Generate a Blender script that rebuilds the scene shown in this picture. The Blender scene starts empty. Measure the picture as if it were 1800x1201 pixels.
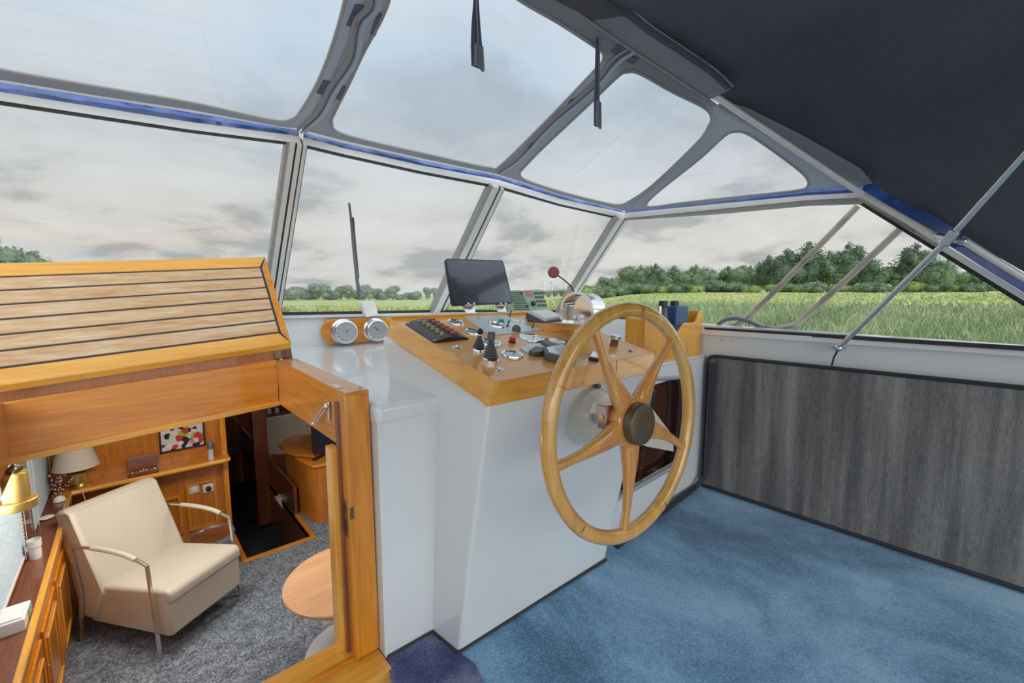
import bpy, bmesh, math, random
from mathutils import Vector, Matrix
from mathutils.geometry import tessellate_polygon
V = Vector
S = bpy.context.scene
random.seed(7)
# ------------------------------------------------------------------ camera
F, CX, CY, H = 756.0, 900.0, 600.5, 1.3
PIT, YAW = math.atan(80.5/F), math.radians(41.81)
cam_d = bpy.data.cameras.new('camera'); cam = bpy.data.objects.new('camera', cam_d)
S.collection.objects.link(cam)
cam.location = (0, 0, H); cam.rotation_euler = (math.pi/2-PIT, 0, -YAW)
cam_d.sensor_width = 36; cam_d.lens = F/1800*36; cam_d.clip_start = .02; cam_d.clip_end = 3000
S.camera = cam
# ------------------------------------------------------------------ world: overcast sky with broken cloud
S.view_settings.view_transform = 'Standard'; S.view_settings.look = 'None'
S.view_settings.gamma = 1; S.view_settings.exposure = 0.0
W = bpy.data.worlds.new('sky'); S.world = W; W.use_nodes = True
wt = W.node_tree; wt.nodes.clear()
def wn(t, **k):
    n = wt.nodes.new(t)
    for a, b in k.items(): setattr(n, a, b)
    return n
def wl(a, b): wt.links.new(a, b)
tc = wn('ShaderNodeTexCoord'); sep = wn('ShaderNodeSeparateXYZ'); wl(tc.outputs['Generated'], sep.inputs[0])
# flatten the cloud layer towards the horizon: divide xy by (z + .12)
zz = wn('ShaderNodeMath', operation='MAXIMUM'); wl(sep.outputs[2], zz.inputs[0]); zz.inputs[1].default_value = 0
za = wn('ShaderNodeMath', operation='ADD'); wl(zz.outputs[0], za.inputs[0]); za.inputs[1].default_value = .22
dv = []
for i in (0, 1):
    d = wn('ShaderNodeMath', operation='DIVIDE'); wl(sep.outputs[i], d.inputs[0]); wl(za.outputs[0], d.inputs[1]); dv.append(d)
cmb = wn('ShaderNodeCombineXYZ'); wl(dv[0].outputs[0], cmb.inputs[0]); wl(dv[1].outputs[0], cmb.inputs[1])
n1 = wn('ShaderNodeTexNoise'); wl(cmb.outputs[0], n1.inputs['Vector'])
n1.inputs['Scale'].default_value = 1.25; n1.inputs['Detail'].default_value = 8; n1.inputs['Roughness'].default_value = .57; n1.inputs['Distortion'].default_value = .25
r1 = wn('ShaderNodeValToRGB'); wl(n1.outputs[0], r1.inputs[0])
for e, (p, c) in zip([r1.color_ramp.elements[0], r1.color_ramp.elements[1], r1.color_ramp.elements.new(.5)],
                     [(.40, (.46, .47, .475)), (.585, (1.06, 1.0, .92)), (.485, (.70, .69, .665))]):
    e.position = p; e.color = (*c, 1)
n2 = wn('ShaderNodeTexNoise'); wl(cmb.outputs[0], n2.inputs['Vector'])
n2.inputs['Scale'].default_value = 1.1; n2.inputs['Detail'].default_value = 5; n2.inputs['Roughness'].default_value = .45
r2 = wn('ShaderNodeValToRGB'); wl(n2.outputs[0], r2.inputs[0])
for e, (p, c) in zip([r2.color_ramp.elements[0], r2.color_ramp.elements[1], r2.color_ramp.elements.new(.5)],
                     [(.40, (.50, .585, .665)), (.59, (.84, .97, 1.12)), (.49, (.63, .74, .84))]):
    e.position = p; e.color = (*c, 1)
mr = wn('ShaderNodeMapRange'); wl(sep.outputs[2], mr.inputs[0])
mr.inputs[1].default_value = .14; mr.inputs[2].default_value = .42
mx = wn('ShaderNodeMixRGB'); wl(mr.outputs[0], mx.inputs[0]); wl(r1.outputs[0], mx.inputs[1]); wl(r2.outputs[0], mx.inputs[2])
# extra sky strength added astern (world -y), unseen, to brighten the open cockpit
ma = wn('ShaderNodeMapRange'); wl(sep.outputs[1], ma.inputs[0])
ma.inputs[1].default_value = .05; ma.inputs[2].default_value = -.75; ma.inputs[3].default_value = 1.0; ma.inputs[4].default_value = 3.0
bg = wn('ShaderNodeBackground'); wl(mx.outputs[0], bg.inputs[0]); wl(ma.outputs[0], bg.inputs[1])
wo = wn('ShaderNodeOutputWorld'); wl(bg.outputs[0], wo.inputs[0])
def lamp(name, kind, loc, energy, color=(1, 1, 1), size=.5, size_y=None, look=None, angle=None):
    d = bpy.data.lights.new(name, kind); d.energy = energy; d.color = color
    if kind == 'AREA':
        d.size = size
        if size_y: d.shape = 'RECTANGLE'; d.size_y = size_y
    elif kind == 'SUN': d.angle = angle or .5
    else: d.shadow_soft_size = size
    o = bpy.data.objects.new(name, d); S.collection.objects.link(o); o.location = loc
    if look is not None: o.rotation_euler = (V(look)-V(loc)).to_track_quat('-Z', 'Y').to_euler()
    return o
lamp('soft_sun', 'SUN', (-3, -6, 8), 1.1, (1, .96, .9), angle=.9, look=(-3+.75, -6+1.5, 8-1.15))
# ------------------------------------------------------------------ pixel -> place helpers (points of the photo put on the real surfaces)
_sp, _cp, _sy, _cy = math.sin(PIT), math.cos(PIT), math.sin(YAW), math.cos(YAW)
CAM = V((0, 0, H))
def ray(px, py):
    a = (px-CX)/F; b = -(py-CY)/F; fh = _cp+b*_sp
    return V((fh*_sy+a*_cy, fh*_cy-a*_sy, b*_cp-_sp))
def onX(px, py, v): r = ray(px, py); return CAM+r*(v/r[0])
def onY(px, py, v): r = ray(px, py); return CAM+r*(v/r[1])
def onZ(px, py, v): r = ray(px, py); return CAM+r*((v-H)/r[2])
def plane3(a, b, c): a, b, c = V(a), V(b), V(c); return (a, (b-a).cross(c-a).normalized())
def vplane(a, b): a = V(a); d = V(b)-a; return (a, V((-d.y, d.x, 0)).normalized())
def onP(px, py, pl):
    r = ray(px, py); return CAM+r*((pl[0]-CAM).dot(pl[1])/r.dot(pl[1]))
# ------------------------------------------------------------------ materials
MATS = {}
def nt(name):
    m = bpy.data.materials.new(name); m.use_nodes = True; MATS[name] = m
    return m, m.node_tree, m.node_tree.nodes['Principled BSDF']
def setp(b, col=None, rough=.5, metal=0, coat=0, trans=0, spec=None, sheen=0):
    if col is not None: b.inputs['Base Color'].default_value = (*col, 1)
    b.inputs['Roughness'].default_value = rough; b.inputs['Metallic'].default_value = metal
    b.inputs['Coat Weight'].default_value = coat; b.inputs['Coat Roughness'].default_value = .06
    b.inputs['Transmission Weight'].default_value = trans; b.inputs['Sheen Weight'].default_value = sheen
    if spec is not None: b.inputs['Specular IOR Level'].default_value = spec
def lin(r, g, b):
    f = lambda v: (v/255/12.92) if v/255 < .04045 else ((v/255+.055)/1.055)**2.4
    return (f(r), f(g), f(b))
def plain(name, col, rough=.5, metal=0, coat=0, var=.06, scale=8, **k):
    """plain coloured stuff with a slight unevenness"""
    m, t, b = nt(name); setp(b, col, rough, metal, coat, **k)
    tcn = t.nodes.new('ShaderNodeTexCoord'); n = t.nodes.new('ShaderNodeTexNoise'); n.inputs['Scale'].default_value = scale; n.inputs['Detail'].default_value = 4
    t.links.new(tcn.outputs['Object'], n.inputs['Vector'])
    r = t.nodes.new('ShaderNodeValToRGB'); t.links.new(n.outputs[0], r.inputs[0])
    r.color_ramp.elements[0].position = .3; r.color_ramp.elements[1].position = .7
    r.color_ramp.elements[0].color = (*[c*(1-var) for c in col], 1); r.color_ramp.elements[1].color = (*[min(1, c*(1+var)) for c in col], 1)
    t.links.new(r.outputs[0], b.inputs['Base Color'])
    return m
def noise_mat(name, stops, scale=(1, 1, 1), ns=4, detail=6, rough=.5, coat=0, bump=0, fine=None, dist=0, wave=None, metal=0, sheen=0, rg=.6):
    m, t, b = nt(name); setp(b, None, rough, metal, coat, sheen=sheen)
    N, L = t.nodes.new, t.links.new
    tcn = N('ShaderNodeTexCoord'); mp = N('ShaderNodeMapping'); L(tcn.outputs['Object'], mp.inputs[0]); mp.inputs['Scale'].default_value = scale
    n = N('ShaderNodeTexNoise'); n.inputs['Scale'].default_value = ns; n.inputs['Detail'].default_value = detail; n.inputs['Roughness'].default_value = rg
    n.inputs['Distortion'].default_value = dist; L(mp.outputs[0], n.inputs['Vector'])
    fac = n.outputs[0]
    if fine:
        n2_ = N('ShaderNodeTexNoise'); n2_.inputs['Scale'].default_value = fine[0]; n2_.inputs['Detail'].default_value = 3
        L((mp.outputs[0] if len(fine) > 2 else tcn.outputs['Object']), n2_.inputs['Vector'])
        mm = N('ShaderNodeMixRGB'); mm.inputs[0].default_value = fine[1]; L(fac, mm.inputs[1]); L(n2_.outputs[0], mm.inputs[2]); fac = mm.outputs[0]
    r = N('ShaderNodeValToRGB'); L(fac, r.inputs[0])
    el = r.color_ramp.elements
    while len(el) < len(stops): el.new(.5)
    for e, (p, c) in zip(el, stops): e.position = p
    for e, (p, c) in zip(el, stops): e.position = p; e.color = (*c, 1)
    L(r.outputs[0], b.inputs['Base Color'])
    if bump:
        bp = N('ShaderNodeBump'); bp.inputs['Strength'].default_value = bump; bp.inputs['Distance'].default_value = .004
        L(fac, bp.inputs['Height']); L(bp.outputs[0], b.inputs['Normal'])
    return m
def wood(name, dark, mid, light, axis='x', rough=.28, coat=.6, sc=1.0, fine=.35):
    s = [14*sc, 14*sc, 14*sc]; s['xyz'.index(axis)] = 1.1*sc
    return noise_mat(name, [(.25, dark), (.5, mid), (.78, light)], scale=s, ns=1.6, detail=7, rough=rough, coat=coat, fine=(6, fine, 1), dist=.6, bump=.05)
for ax in 'xyz':
    wood('varnish_'+ax, (.40, .12, .006), (.68, .235, .015), (.82, .38, .04), ax)
    wood('pale_varnish_'+ax, (.60, .24, .025), (.80, .37, .05), (.88, .48, .09), ax)
    wood('mahogany_'+ax, (.10, .028, .012), (.19, .058, .024), (.28, .10, .042), ax)
    wood('saloon_wood_'+ax, (.34, .10, .012), (.52, .18, .022), (.66, .28, .045), ax)
wood('wheel_wood', (.44, .18, .03), (.70, .36, .08), (.84, .54, .18), 'z', rough=.14, coat=1, sc=.5)
wood('spoke_wood', (.45, .17, .03), (.64, .28, .06), (.78, .40, .11), 'z', rough=.16, coat=1, sc=.5)
noise_mat('dashboard_wood', [(.25, (.66, .27, .04)), (.5, (.82, .38, .07)), (.78, (.88, .50, .13))], scale=(1.2, 12, 12), ns=1.4, rough=.3, coat=.35, fine=(6, .3, 1), bump=.02)
noise_mat('teak', [(.28, (.40, .20, .08)), (.45, (.56, .33, .16)), (.6, (.64, .45, .27)), (.75, (.70, .58, .44))], scale=(1.3, 9, 9), ns=2.6, detail=9, rough=.62, fine=(9, .4, 1), bump=.2)
noise_mat('table_wood', [(.25, (.58, .30, .15)), (.5, (.68, .39, .21)), (.78, (.76, .48, .29))], scale=(1.5, 12, 12), ns=1.4, rough=.3, coat=.3, fine=(6, .3, 1))
plain('caulk', (.035, .035, .055), .7)
noise_mat('white', [(.3, (.725, .745, .745)), (.7, (.79, .80, .80))], ns=1.5, rough=.16, coat=.4)
noise_mat('white_matt', [(.3, (.62, .65, .64)), (.7, (.69, .71, .70))], ns=2, rough=.4)
plain('aluminium', (.84, .81, .76), .4, .12, var=.04)
plain('alu_grey', (.40, .38, .36), .45, .3)
plain('chrome', (.85, .85, .87), .08, 1, var=.02)
plain('steel', (.66, .66, .66), .25, .9, var=.05, scale=20)
plain('steel_pole', (.50, .42, .35), .3, .7, var=.3, scale=6)
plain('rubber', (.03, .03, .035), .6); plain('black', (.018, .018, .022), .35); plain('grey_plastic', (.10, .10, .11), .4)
plain('frame_grey', (.34, .37, .38), .4)
plain('blue_vinyl', (.03, .085, .30), .15, coat=1, var=.45, scale=14)
plain('red', (.65, .03, .02), .3, coat=.5); plain('green', (.01, .30, .12), .3); plain('dull_red', (.36, .10, .09), .4)
plain('cream', (.72, .66, .55), .55, var=.03); plain('leather', (.58, .535, .45), .45, var=.04, scale=5)
plain('brass', (.78, .56, .17), .36, .85, var=.05); plain('dark_brass', (.22, .17, .09), .3, .85, var=.1)
plain('bronze_cap', (.16, .13, .075), .33, .6, var=.1)
plain('white_plastic', (.78, .76, .72), .35); plain('paper', (.80, .79, .77), .6)
plain('radio_green', (.25, .38, .25), .5); plain('binocular_blue', (.03, .09, .22), .5)
plain('pump_cream', (.66, .62, .54), .25, coat=.5); plain('dial_blue', (.26, .34, .40), .2, coat=1); plain('dial_light', (.60, .64, .62), .2, coat=1)
plain('plate_grey', (.62, .68, .70), .3, .2); plain('blind', (.46, .56, .64), .7, var=.12, scale=30)
plain('navy_glass', (.012, .014, .03), .06, coat=1, var=.3, scale=8)
plain('fuse_brass', (.60, .50, .28), .3, .8); plain('switch_red', (.42, .13, .12), .4); plain('cable', (.13, .14, .16), .5)
plain('windturbine', (.60, .61, .62), .6); plain('bark', (.10, .075, .05), .9, var=.3)
noise_mat('carpet_blue', [(.385, (.05, .135, .235)), (.44, (.105, .245, .39)), (.50, (.175, .36, .545)), (.58, (.31, .52, .70))], scale=(1, .65, 1), ns=1.7, detail=9, rough=.95, fine=(160, .30), bump=.5, sheen=.3, dist=.5)
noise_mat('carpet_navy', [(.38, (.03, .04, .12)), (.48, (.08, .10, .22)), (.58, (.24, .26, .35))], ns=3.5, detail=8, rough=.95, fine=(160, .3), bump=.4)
noise_mat('carpet_grey', [(.38, (.06, .075, .10)), (.5, (.165, .195, .24)), (.62, (.34, .39, .45))], ns=90, detail=3, rough=.95, fine=(14, .25), bump=.4)
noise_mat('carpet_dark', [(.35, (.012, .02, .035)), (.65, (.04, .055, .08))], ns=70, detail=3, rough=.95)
noise_mat('laminate', [(.36, (.07, .066, .068)), (.46, (.135, .124, .118)), (.54, (.225, .208, .195)), (.66, (.38, .35, .325))], scale=(9, 9, .55), ns=1.0, detail=10, rough=.42, fine=(45, .34, 1), dist=.15, rg=.66)
noise_mat('leaf_dark', [(.3, (.075, .12, .07)), (.7, (.16, .23, .13))], ns=1.2, rough=.7)
noise_mat('leaf_mid', [(.3, (.11, .17, .085)), (.7, (.23, .31, .17))], ns=1.2, rough=.7)
noise_mat('leaf_far', [(.3, (.17, .22, .16)), (.7, (.27, .33, .23))], ns=.4, rough=.8)  # paler grey green, with distance haze mixed into the colour
noise_mat('leaf_yellow', [(.3, (.20, .28, .07)), (.7, (.32, .40, .12))], ns=1.2, rough=.7)
noise_mat('reed', [(.3, (.13, .19, .09)), (.5, (.22, .29, .13)), (.7, (.36, .40, .17))], ns=.25, rough=.8)
noise_mat('reed_dark', [(.3, (.20, .26, .15)), (.5, (.34, .42, .23)), (.7, (.48, .53, .31))], ns=.4, rough=.8)
noise_mat('field', [(.3, (.27, .35, .13)), (.5, (.42, .47, .18)), (.7, (.58, .53, .25))], scale=(.05, .05, .05), ns=2.5, detail=8, rough=.9, fine=(1.5, .3))
noise_mat('bin_steel', [(.3, (.42, .38, .36)), (.7, (.6, .56, .54))], ns=3, rough=.3, metal=.8)
# roof canvas: weave; light passes faintly
def canvas(name, c0, c1, transl):
    m, t, b = nt(name); setp(b, None, .85)
    N, L = t.nodes.new, t.links.new
    tcn = N('ShaderNodeTexCoord'); n = N('ShaderNodeTexNoise'); n.inputs['Scale'].default_value = 260; n.inputs['Detail'].default_value = 2
    L(tcn.outputs['Object'], n.inputs['Vector'])
    n3 = N('ShaderNodeTexNoise'); n3.inputs['Scale'].default_value = 1.4; n3.inputs['Detail'].default_value = 4; L(tcn.outputs['Object'], n3.inputs['Vector'])
    mm = N('ShaderNodeMixRGB'); mm.inputs[0].default_value = .5; L(n.outputs[0], mm.inputs[1]); L(n3.outputs[0], mm.inputs[2])
    r = N('ShaderNodeValToRGB'); L(mm.outputs[0], r.inputs[0]); r.color_ramp.elements[0].position = .35; r.color_ramp.elements[1].position = .65
    r.color_ramp.elements[0].color = (*c0, 1); r.color_ramp.elements[1].color = (*c1, 1)
    L(r.outputs[0], b.inputs['Base Color'])
    tr = N('ShaderNodeBsdfTranslucent'); L(r.outputs[0], tr.inputs[0]); ms = N('ShaderNodeMixShader'); ms.inputs[0].default_value = transl
    out = t.nodes['Material Output']; L(b.outputs[0], ms.inputs[1]); L(tr.outputs[0], ms.inputs[2]); L(ms.outputs[0], out.inputs[0])
    return m
canvas('canvas_navy', (.105, .11, .13), (.19, .195, .225), .4)
canvas('canvas_grey', (.42, .44, .475), (.56, .58, .62), .5)
canvas('canvas_patch', (.16, .17, .26), (.22, .23, .34), .3)
canvas('hem_grey', (.48, .46, .45), (.60, .57, .55), .35)
canvas('zip_light', (.62, .70, .82), (.74, .80, .88), .35)
canvas('shade_cream', (.80, .74, .62), (.85, .79, .68), .35)
def clear(name, tint, refl):
    m, t, b = nt(name); t.nodes.remove(b)
    N, L = t.nodes.new, t.links.new
    tr = N('ShaderNodeBsdfTransparent'); tr.inputs[0].default_value = (*tint, 1)
    g = N('ShaderNodeBsdfGlossy'); g.inputs['Roughness'].default_value = .03
    fr = N('ShaderNodeFresnel'); fr.inputs[0].default_value = 1.35
    mu = N('ShaderNodeMath'); mu.operation = 'MULTIPLY'; mu.inputs[1].default_value = refl; L(fr.outputs[0], mu.inputs[0])
    ms = N('ShaderNodeMixShader'); L(mu.outputs[0], ms.inputs[0]); L(tr.outputs[0], ms.inputs[1]); L(g.outputs[0], ms.inputs[2])
    L(ms.outputs[0], t.nodes['Material Output'].inputs[0]); return m
clear('pane_glass', (.97, .975, .97), .12)
clear('clear_vinyl', (.96, .97, .98), .08)
clear('dark_glass', (.72, .62, .58), .5)
m, t, b = nt('water'); setp(b, (.35, .37, .38), .08)
# clouded dirty tablet screen: dusty smears on black glass
noise_mat('dusty_screen', [(.3, (.012, .012, .022)), (.55, (.022, .024, .036)), (.8, (.07, .075, .09))], ns=9, detail=8, rough=.25, coat=.6, dist=1.2)
# picture: loose coloured blobs
def blobs():
    m, t, b = nt('picture_print'); setp(b, None, .3)
    N, L = t.nodes.new, t.links.new
    tcn = N('ShaderNodeTexCoord'); vo = N('ShaderNodeTexVoronoi'); vo.inputs['Scale'].default_value = 26; L(tcn.outputs['Object'], vo.inputs['Vector'])
    s = N('ShaderNodeSeparateXYZ'); L(vo.outputs['Color'], s.inputs[0]); r = N('ShaderNodeValToRGB'); L(s.outputs[0], r.inputs[0]); r.color_ramp.interpolation = 'CONSTANT'
    el = r.color_ramp.elements
    cs = [(0, (.62, .60, .58)), (.25, (.02, .015, .03)), (.42, (.50, .04, .04)), (.55, (.70, .66, .62)), (.72, (.05, .14, .42)), (.84, (.38, .42, .06)), (.93, (.58, .28, .14))]
    while len(el) < len(cs): el.new(.5)
    for e, (p, c) in zip(el, cs): e.position = p
    for e, (p, c) in zip(el, cs): e.position = p; e.color = (*c, 1)
    L(r.outputs[0], b.inputs['Base Color'])
blobs()
# ------------------------------------------------------------------ mesh helpers
COL = S.collection
def basis(ax):
    ax = V(ax).normalized(); up = V((0, 0, 1)) if abs(ax.z) < .95 else V((0, 1, 0))
    e1 = up.cross(ax).normalized(); return e1, ax.cross(e1), ax
class MB:
    def __init__(s): s.v = []; s.f = []; s.mi = []; s.cur = 0
    def add(s, vs, fs):
        k = len(s.v); s.v += [V(p) for p in vs]
        for f in fs: s.f.append(tuple(i+k for i in f)); s.mi.append(s.cur)
        return s
    def hexa(s, b, t):   # bottom quad, top quad
        n = len(b); return s.add(list(b)+list(t), [tuple(range(n))[::-1], tuple(range(n, 2*n))]+[(i, (i+1) % n, n+(i+1) % n, n+i) for i in range(n)])
    def box(s, x0, x1, y0, y1, z0, z1):
        q = [(x0, y0), (x1, y0), (x1, y1), (x0, y1)]; return s.hexa([(x, y, z0) for x, y in q], [(x, y, z1) for x, y in q])
    def obox(s, c, ex, ey, ez, sx, sy, sz):   # centred box with axes
        c = V(c); ex, ey, ez = V(ex)*sx/2, V(ey)*sy/2, V(ez)*sz/2
        q = [(-1, -1), (1, -1), (1, 1), (-1, 1)]
        return s.hexa([c+ex*a+ey*b-ez for a, b in q], [c+ex*a+ey*b+ez for a, b in q])
    def slab(s, pts, vec):
        return s.polyslab(pts, vec)
    def polyslab(s, pts, vec, hole=None):
        pts = [V(p) for p in pts]; vec = V(vec); loops = [pts]+([[V(p) for p in hole]] if hole else [])
        tris = tessellate_polygon(loops); allp = [p for l in loops for p in l]; n = len(allp); k = len(s.v)
        s.v += allp+[p+vec for p in allp]
        for tr in tris: s.f.append(tuple(k+i for i in tr)); s.mi.append(s.cur); s.f.append(tuple(k+n+i for i in tr[::-1])); s.mi.append(s.cur)
        o = 0
        for l in loops:
            m_ = len(l)
            for i in range(m_): s.f.append((k+o+i, k+o+(i+1) % m_, k+n+o+(i+1) % m_, k+n+o+i)); s.mi.append(s.cur)
            o += m_
        return s
    def lathe(s, prof, o, ax=(0, 0, 1), n=24, sx=1, sy=1):
        e1, e2, e3 = basis(ax); o = V(o); rows = []; k = len(s.v)
        for r, h in prof:
            for i in range(n):
                a = 2*math.pi*i/n; s.v.append(o+e1*(r*math.cos(a)*sx)+e2*(r*math.sin(a)*sy)+e3*h)
        m_ = len(prof)
        for j in range(m_-1):
            for i in range(n): s.f.append((k+j*n+i, k+j*n+(i+1) % n, k+(j+1)*n+(i+1) % n, k+(j+1)*n+i)); s.mi.append(s.cur)
        if prof[0][0] > 1e-5: s.f.append(tuple(k+i for i in range(n))[::-1]); s.mi.append(s.cur)
        if prof[-1][0] > 1e-5: s.f.append(tuple(k+(m_-1)*n+i for i in range(n))); s.mi.append(s.cur)
        return s
    def cyl(s, a, b, r0, r1=None, n=16):
        a, b = V(a), V(b); r1 = r0 if r1 is None else r1; return s.lathe([(r0, 0), (r1, (b-a).length)], a, b-a, n)
    def ball(s, c, r, n=16, sz=1):
        pr = [(max(1e-6, r*math.sin(math.pi*i/10)), -r*sz*math.cos(math.pi*i/10)) for i in range(11)]; return s.lathe(pr, c, (0, 0, 1), n)
    def tube(s, path, r, n=10, closed=False, flat=None):
        P = [V(p) for p in path]; m_ = len(P); k = len(s.v); R = r if isinstance(r, (list, tuple)) else [r]*m_
        ref = None
        for i, p in enumerate(P):
            t_ = (P[(i+1) % m_]-P[i-1]) if closed else (P[min(i+1, m_-1)]-P[max(i-1, 0)])
            t_.normalize()
            if ref is None: e1 = basis(t_)[0]
            else: e1 = (ref-t_*ref.dot(t_)).normalized()
            ref = e1; e2 = t_.cross(e1)
            for j in range(n):
                a = 2*math.pi*j/n; s.v.append(p+e1*R[i]*math.cos(a)+e2*R[i]*math.sin(a)*(flat or 1))
        for i in range(m_ if closed else m_-1):
            i2 = (i+1) % m_
            for j in range(n): s.f.append((k+i*n+j, k+i*n+(j+1) % n, k+i2*n+(j+1) % n, k+i2*n+j)); s.mi.append(s.cur)
        if not closed:
            s.f.append(tuple(k+j for j in range(n))[::-1]); s.mi.append(s.cur); s.f.append(tuple(k+(m_-1)*n+j for j in range(n))); s.mi.append(s.cur)
        return s
    def ribbon(s, A, B, vec):   # thick strip between two polylines
        vec = V(vec); n = len(A); vs = [V(p) for p in A]+[V(p) for p in B]; vs += [p+vec for p in vs]; fs = []
        for i in range(n-1):
            fs += [(i, i+1, n+i+1, n+i), (2*n+i, 3*n+i, 3*n+i+1, 2*n+i+1), (i, 2*n+i, 2*n+i+1, i+1), (n+i, n+i+1, 3*n+i+1, 3*n+i)]
        fs += [(0, n, 3*n, 2*n), (n-1, 3*n-1, 4*n-1, 2*n-1)]
        return s.add(vs, fs)
    def build(s, name, mats, parent=None, bevel=0, smooth=35, org=None, seg=2, sub=0):
        if isinstance(mats, str): mats = [mats]
        if parent is not None: o0 = worg(parent)
        elif org is not None: o0 = V(org)
        else:
            xs = [p.x for p in s.v]; ys = [p.y for p in s.v]; zs = [p.z for p in s.v]
            o0 = V(((min(xs)+max(xs))/2, (min(ys)+max(ys))/2, min(zs)))
        me = bpy.data.meshes.new(name); me.from_pydata([p-o0 for p in s.v], [], s.f); me.validate()
        for mname in mats: me.materials.append(MATS[mname])
        if len(mats) > 1 and len(me.polygons) == len(s.mi):
            for p, i in zip(me.polygons, s.mi): p.material_index = i
        bm = bmesh.new(); bm.from_mesh(me); bmesh.ops.recalc_face_normals(bm, faces=bm.faces); bm.to_mesh(me); bm.free()
        if smooth:
            for p in me.polygons: p.use_smooth = True
            me.set_sharp_from_angle(angle=math.radians(smooth))
        o = bpy.data.objects.new(name, me); COL.objects.link(o)
        if parent is not None:
            o.parent = parent; o.location = (0, 0, 0)
        else: o.location = o0
        o['_w'] = [0, 0, 0] if False else list(o0)
        if bevel:
            b_ = o.modifiers.new('bevel', 'BEVEL'); b_.width = bevel; b_.segments = seg; b_.limit_method = 'ANGLE'; b_.angle_limit = math.radians(40)
        if sub: q = o.modifiers.new('sub', 'SUBSURF'); q.levels = sub; q.render_levels = sub
        return o
def worg(o): return V(o['_w'])
def thing(name, label, cat, loc, group=None):
    o = bpy.data.objects.new(name, None); COL.objects.link(o); o.location = loc; o['_w'] = list(V(loc)); o.empty_display_size = .1
    o['label'] = label; o['category'] = cat
    if group: o['group'] = group
    return o
def tag(o, label, cat, group=None, kind=None):
    o['label'] = label; o['category'] = cat
    if group: o['group'] = group
    if kind: o['kind'] = kind
    return o
def struct(o): o['kind'] = 'structure'; return o
def copy_tree(o, parent=None):
    c = o.copy(); COL.objects.link(c)
    if parent is not None: c.parent = parent
    for ch in list(o.children): copy_tree(ch, c)
    return c
def spline(pts, n=8, closed=False):
    P = [V(p) for p in pts]; out = []; m_ = len(P); rng = m_ if closed else m_-1
    for i in range(rng):
        p0 = P[(i-1) % m_] if closed or i > 0 else P[0]; p1 = P[i]; p2 = P[(i+1) % m_]; p3 = P[(i+2) % m_] if closed or i+2 < m_ else P[-1]
        for j in range(n):
            t_ = j/n; out.append(.5*((2*p1)+(p2-p0)*t_+(2*p0-5*p1+4*p2-p3)*t_*t_+(3*p1-p0-3*p2+p3)*t_**3))
    if not closed: out.append(P[-1])
    return out
X, Y, Z = V((1, 0, 0)), V((0, 1, 0)), V((0, 0, 1))
#@@SHELL
# ================================================================== SHELL
def away(pl, pts): n = pl[1].copy(); return n if n.dot(pts[0]-CAM) > 0 else -n
def pslab(mb, px, pl, th, off=0, hole=None):
    pts = [onP(x, y, pl) for x, y in px]; n = away(pl, pts); pts = [p+n*off for p in pts]
    h = [onP(x, y, pl)+n*off for x, y in hole] if hole else None
    return mb.polyslab(pts, n*th, h)
# window corner points
T1 = onY(530, 247, 2.17); T2 = onY(877, 325, 2.08); T3 = onX(1097, 380, 2.8); T4 = onX(1515, 345, 2.75)
T0 = onY(0, 170, 2.1); Tm = T1+(T0-T1)*1.7
B1 = onY(485, 552, 3.3); B2 = onY(768, 547, 3.2)
SIDE = plane3(T3, T4, (2.9, 1.286, 1.079))
B3 = onP(985, 547, SIDE); S1 = onP(1240, 578, SIDE); S2 = onP(1800, 613, SIDE); S3 = onP(1800, 524, SIDE)
B0 = V((-1.1, 3.3, B1.z))
# cockpit floor
f = MB(); f.polyslab([(.615, 1.39, 0), (.615, -2.2, 0), (2.86, -2.2, 0), (2.86, 1.28, 0), (1.7, 1.3, 0), (1.0, 1.39, 0)], (0, 0, -.06))
struct(f.build('floor', 'carpet_blue', smooth=0))
f = MB(); f.box(-1.1, .612, -2.2, 1.30, -.22, -.16); struct(f.build('floor', 'white_matt', smooth=0))
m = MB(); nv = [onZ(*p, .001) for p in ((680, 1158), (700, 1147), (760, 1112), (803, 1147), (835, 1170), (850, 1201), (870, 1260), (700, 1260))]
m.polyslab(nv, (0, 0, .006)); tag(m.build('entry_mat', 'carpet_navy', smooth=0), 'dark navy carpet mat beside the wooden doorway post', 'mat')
# piping where carpet meets the white mouldings
def line_tube(pts, r, name, label, cat, mat='rubber'):
    return tag(MB().tube(pts, r, 8).build(name, mat), label, cat)
line_tube([V((.612, 1.352, .008)), V((.70, 1.35, .008)), V((.793, 1.348, .008))]+[onZ(*p, .008) for p in ((804, 1148), (880, 1100), (960, 1048), (1066, 984))], .006, 'carpet_piping', 'dark piping along the carpet edge under the helm console', 'piping')
line_tube([V((1.78, 1.19, .03)), V((2.3, 1.215, .03)), V((2.74, 1.235, .03)), V((2.81, 1.20, .1)), V((2.82, 1.19, .35)), V((2.825, 1.19, .86))], .018, 'corner_seal', 'black rubber hose seal in the corner beside the grey panel', 'seal')
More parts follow.
